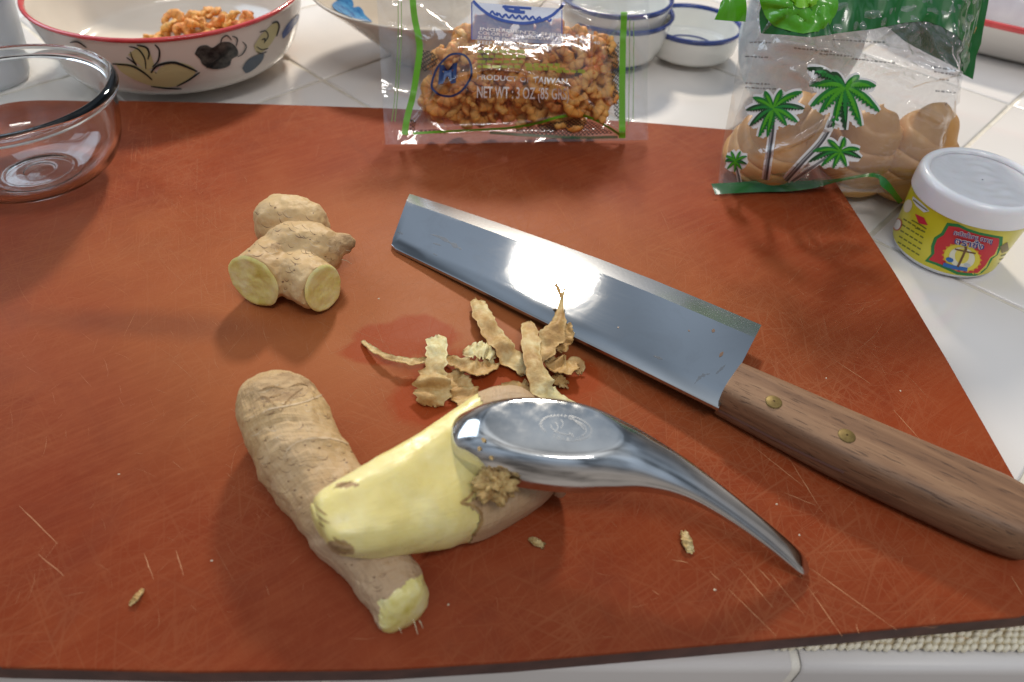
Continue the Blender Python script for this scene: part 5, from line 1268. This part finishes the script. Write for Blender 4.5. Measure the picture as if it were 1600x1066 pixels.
# scraped pulp on the spoon edge
bm = bmesh.new(); bmesh.ops.create_icosphere(bm, subdivisions=5, radius=1); cp = KS.hit(778, 748, .0006)
V = []
for v in bm.verts:
    n_ = v.co.normalized(); r_ = .0046*(1+.55*fbm(n_*1.0+Vector((3, 1, 0)), 2.2, 4)+.35*noise.noise(n_*4.0)+.25*noise.noise(n_*9.0))
    V.append(cp+Vector((n_.x*r_*1.25, n_.y*r_*1.15-.0012, n_.z*r_*.75)))
fs = [tuple(v.index for v in f.verts) for f in bm.faces]; bm.free()
m_pulp = mottled('scraped_pulp', (.34, .19, .06), (.56, .37, .14), 350, .6, .0012, sss=.1)
o = obj('ginger_pulp', V, fs, m_pulp, origin=cp); tag(o, 'brown clump of scraped ginger pulp stuck to the spoon edge', 'ginger pulp')
for k, (px, py) in enumerate(((756, 688), (768, 716), (750, 702))):
    q = KS.hit(px, py, .0003); V = []
    for a in range(7): V.append(q+Vector((math.cos(a*.9), math.sin(a*.9)*1.3, .0))*random.uniform(.0004, .0009)+up*.0002)
    V.append(q+up*.0008); o = obj('pulp_fleck', V, [(i, (i+1) % 7, 7) for i in range(7)], m_pulp, origin=q); tag(o, 'tiny pale pulp fleck stuck on the spoon bowl', 'fleck', 'pulp flecks on the spoon')
# loose scraps on the board
m_scr = ginger_flesh('pale_scrap', (.50, .42, .30), (.60, .52, .40), (.66, .60, .50))
def scrap(pts, wds, label, seed, mat=None):
    o = peel([(x, y, .0008+.0012*(i % 2)) for i, (x, y) in enumerate(pts)], wds, [.45 if mat is None else .1]*len(pts), .6, label, seed+40); o.name = 'ginger_scrap'; o['category'] = 'scrap'; o['group'] = 'ginger scraps on the board'; return
    rnd = random.Random(seed); P = spline([(*at(x, y, ZB), w_*mpp(at(x, y, ZB))) for (x, y), w_ in zip(pts, wds)], 14); V = []
    for k, p in enumerate(P):
        c_ = Vector(p[:3]); b = Vector(P[min(13, k+1)][:3])-Vector(P[max(0, k-1)][:3]); d = b.normalized(); cr_ = Vector((-d.y, d.x, 0)); w_ = p[3]*.5*(1+.5*noise.noise(Vector((k*.5, seed*3.3, .4))))*min(1, .25+k*.3, .25+(13-k)*.3)
        for s_, z in ((-1, .0003), (-.5, .0007), (.4, .0009), (1, .0004)): V.append(c_+cr_*(s_*w_)+up*(z*(1+.4*noise.noise(Vector((k*.6, s_, seed))))))
    o = obj('ginger_scrap', V, grid_faces(4, 14), mat or m_scr, origin=at(*pts[0], ZB)); tag(o, label, 'scrap', 'ginger scraps on the board')
scrap([(829, 841), (837, 846), (849, 853)], [6, 9, 7], 'pale pinkish ginger shred on the board below the spoon', 1)
scrap([(1069, 830), (1073, 845), (1080, 862)], [6, 13, 9], 'pale ginger shred on the board below the spoon handle', 2)
scrap([(222, 921), (214, 932), (204, 943)], [4, 8, 5], 'tan curled ginger scrap alone near the front edge of the board', 3, m_hair)
for k, (px, py) in enumerate(((186, 741), (1291, 591), (1407, 611), (1214, 788), (1249, 836), (331, 876), (1117, 922), (592, 467), (700, 945))):
    q = at(px, py, ZB); V = [q+Vector((math.cos(a*1.05)*random.uniform(.0002, .0006), math.sin(a*1.05)*random.uniform(.0002, .0006), 0)) for a in range(6)]+[q+up*.0005]
    o = obj('crumb', V, [(i, (i+1) % 6, 6) for i in range(6)], m_scr, origin=q); tag(o, 'tiny white crumb lying on the red-brown board', 'crumb', 'crumbs on the board')
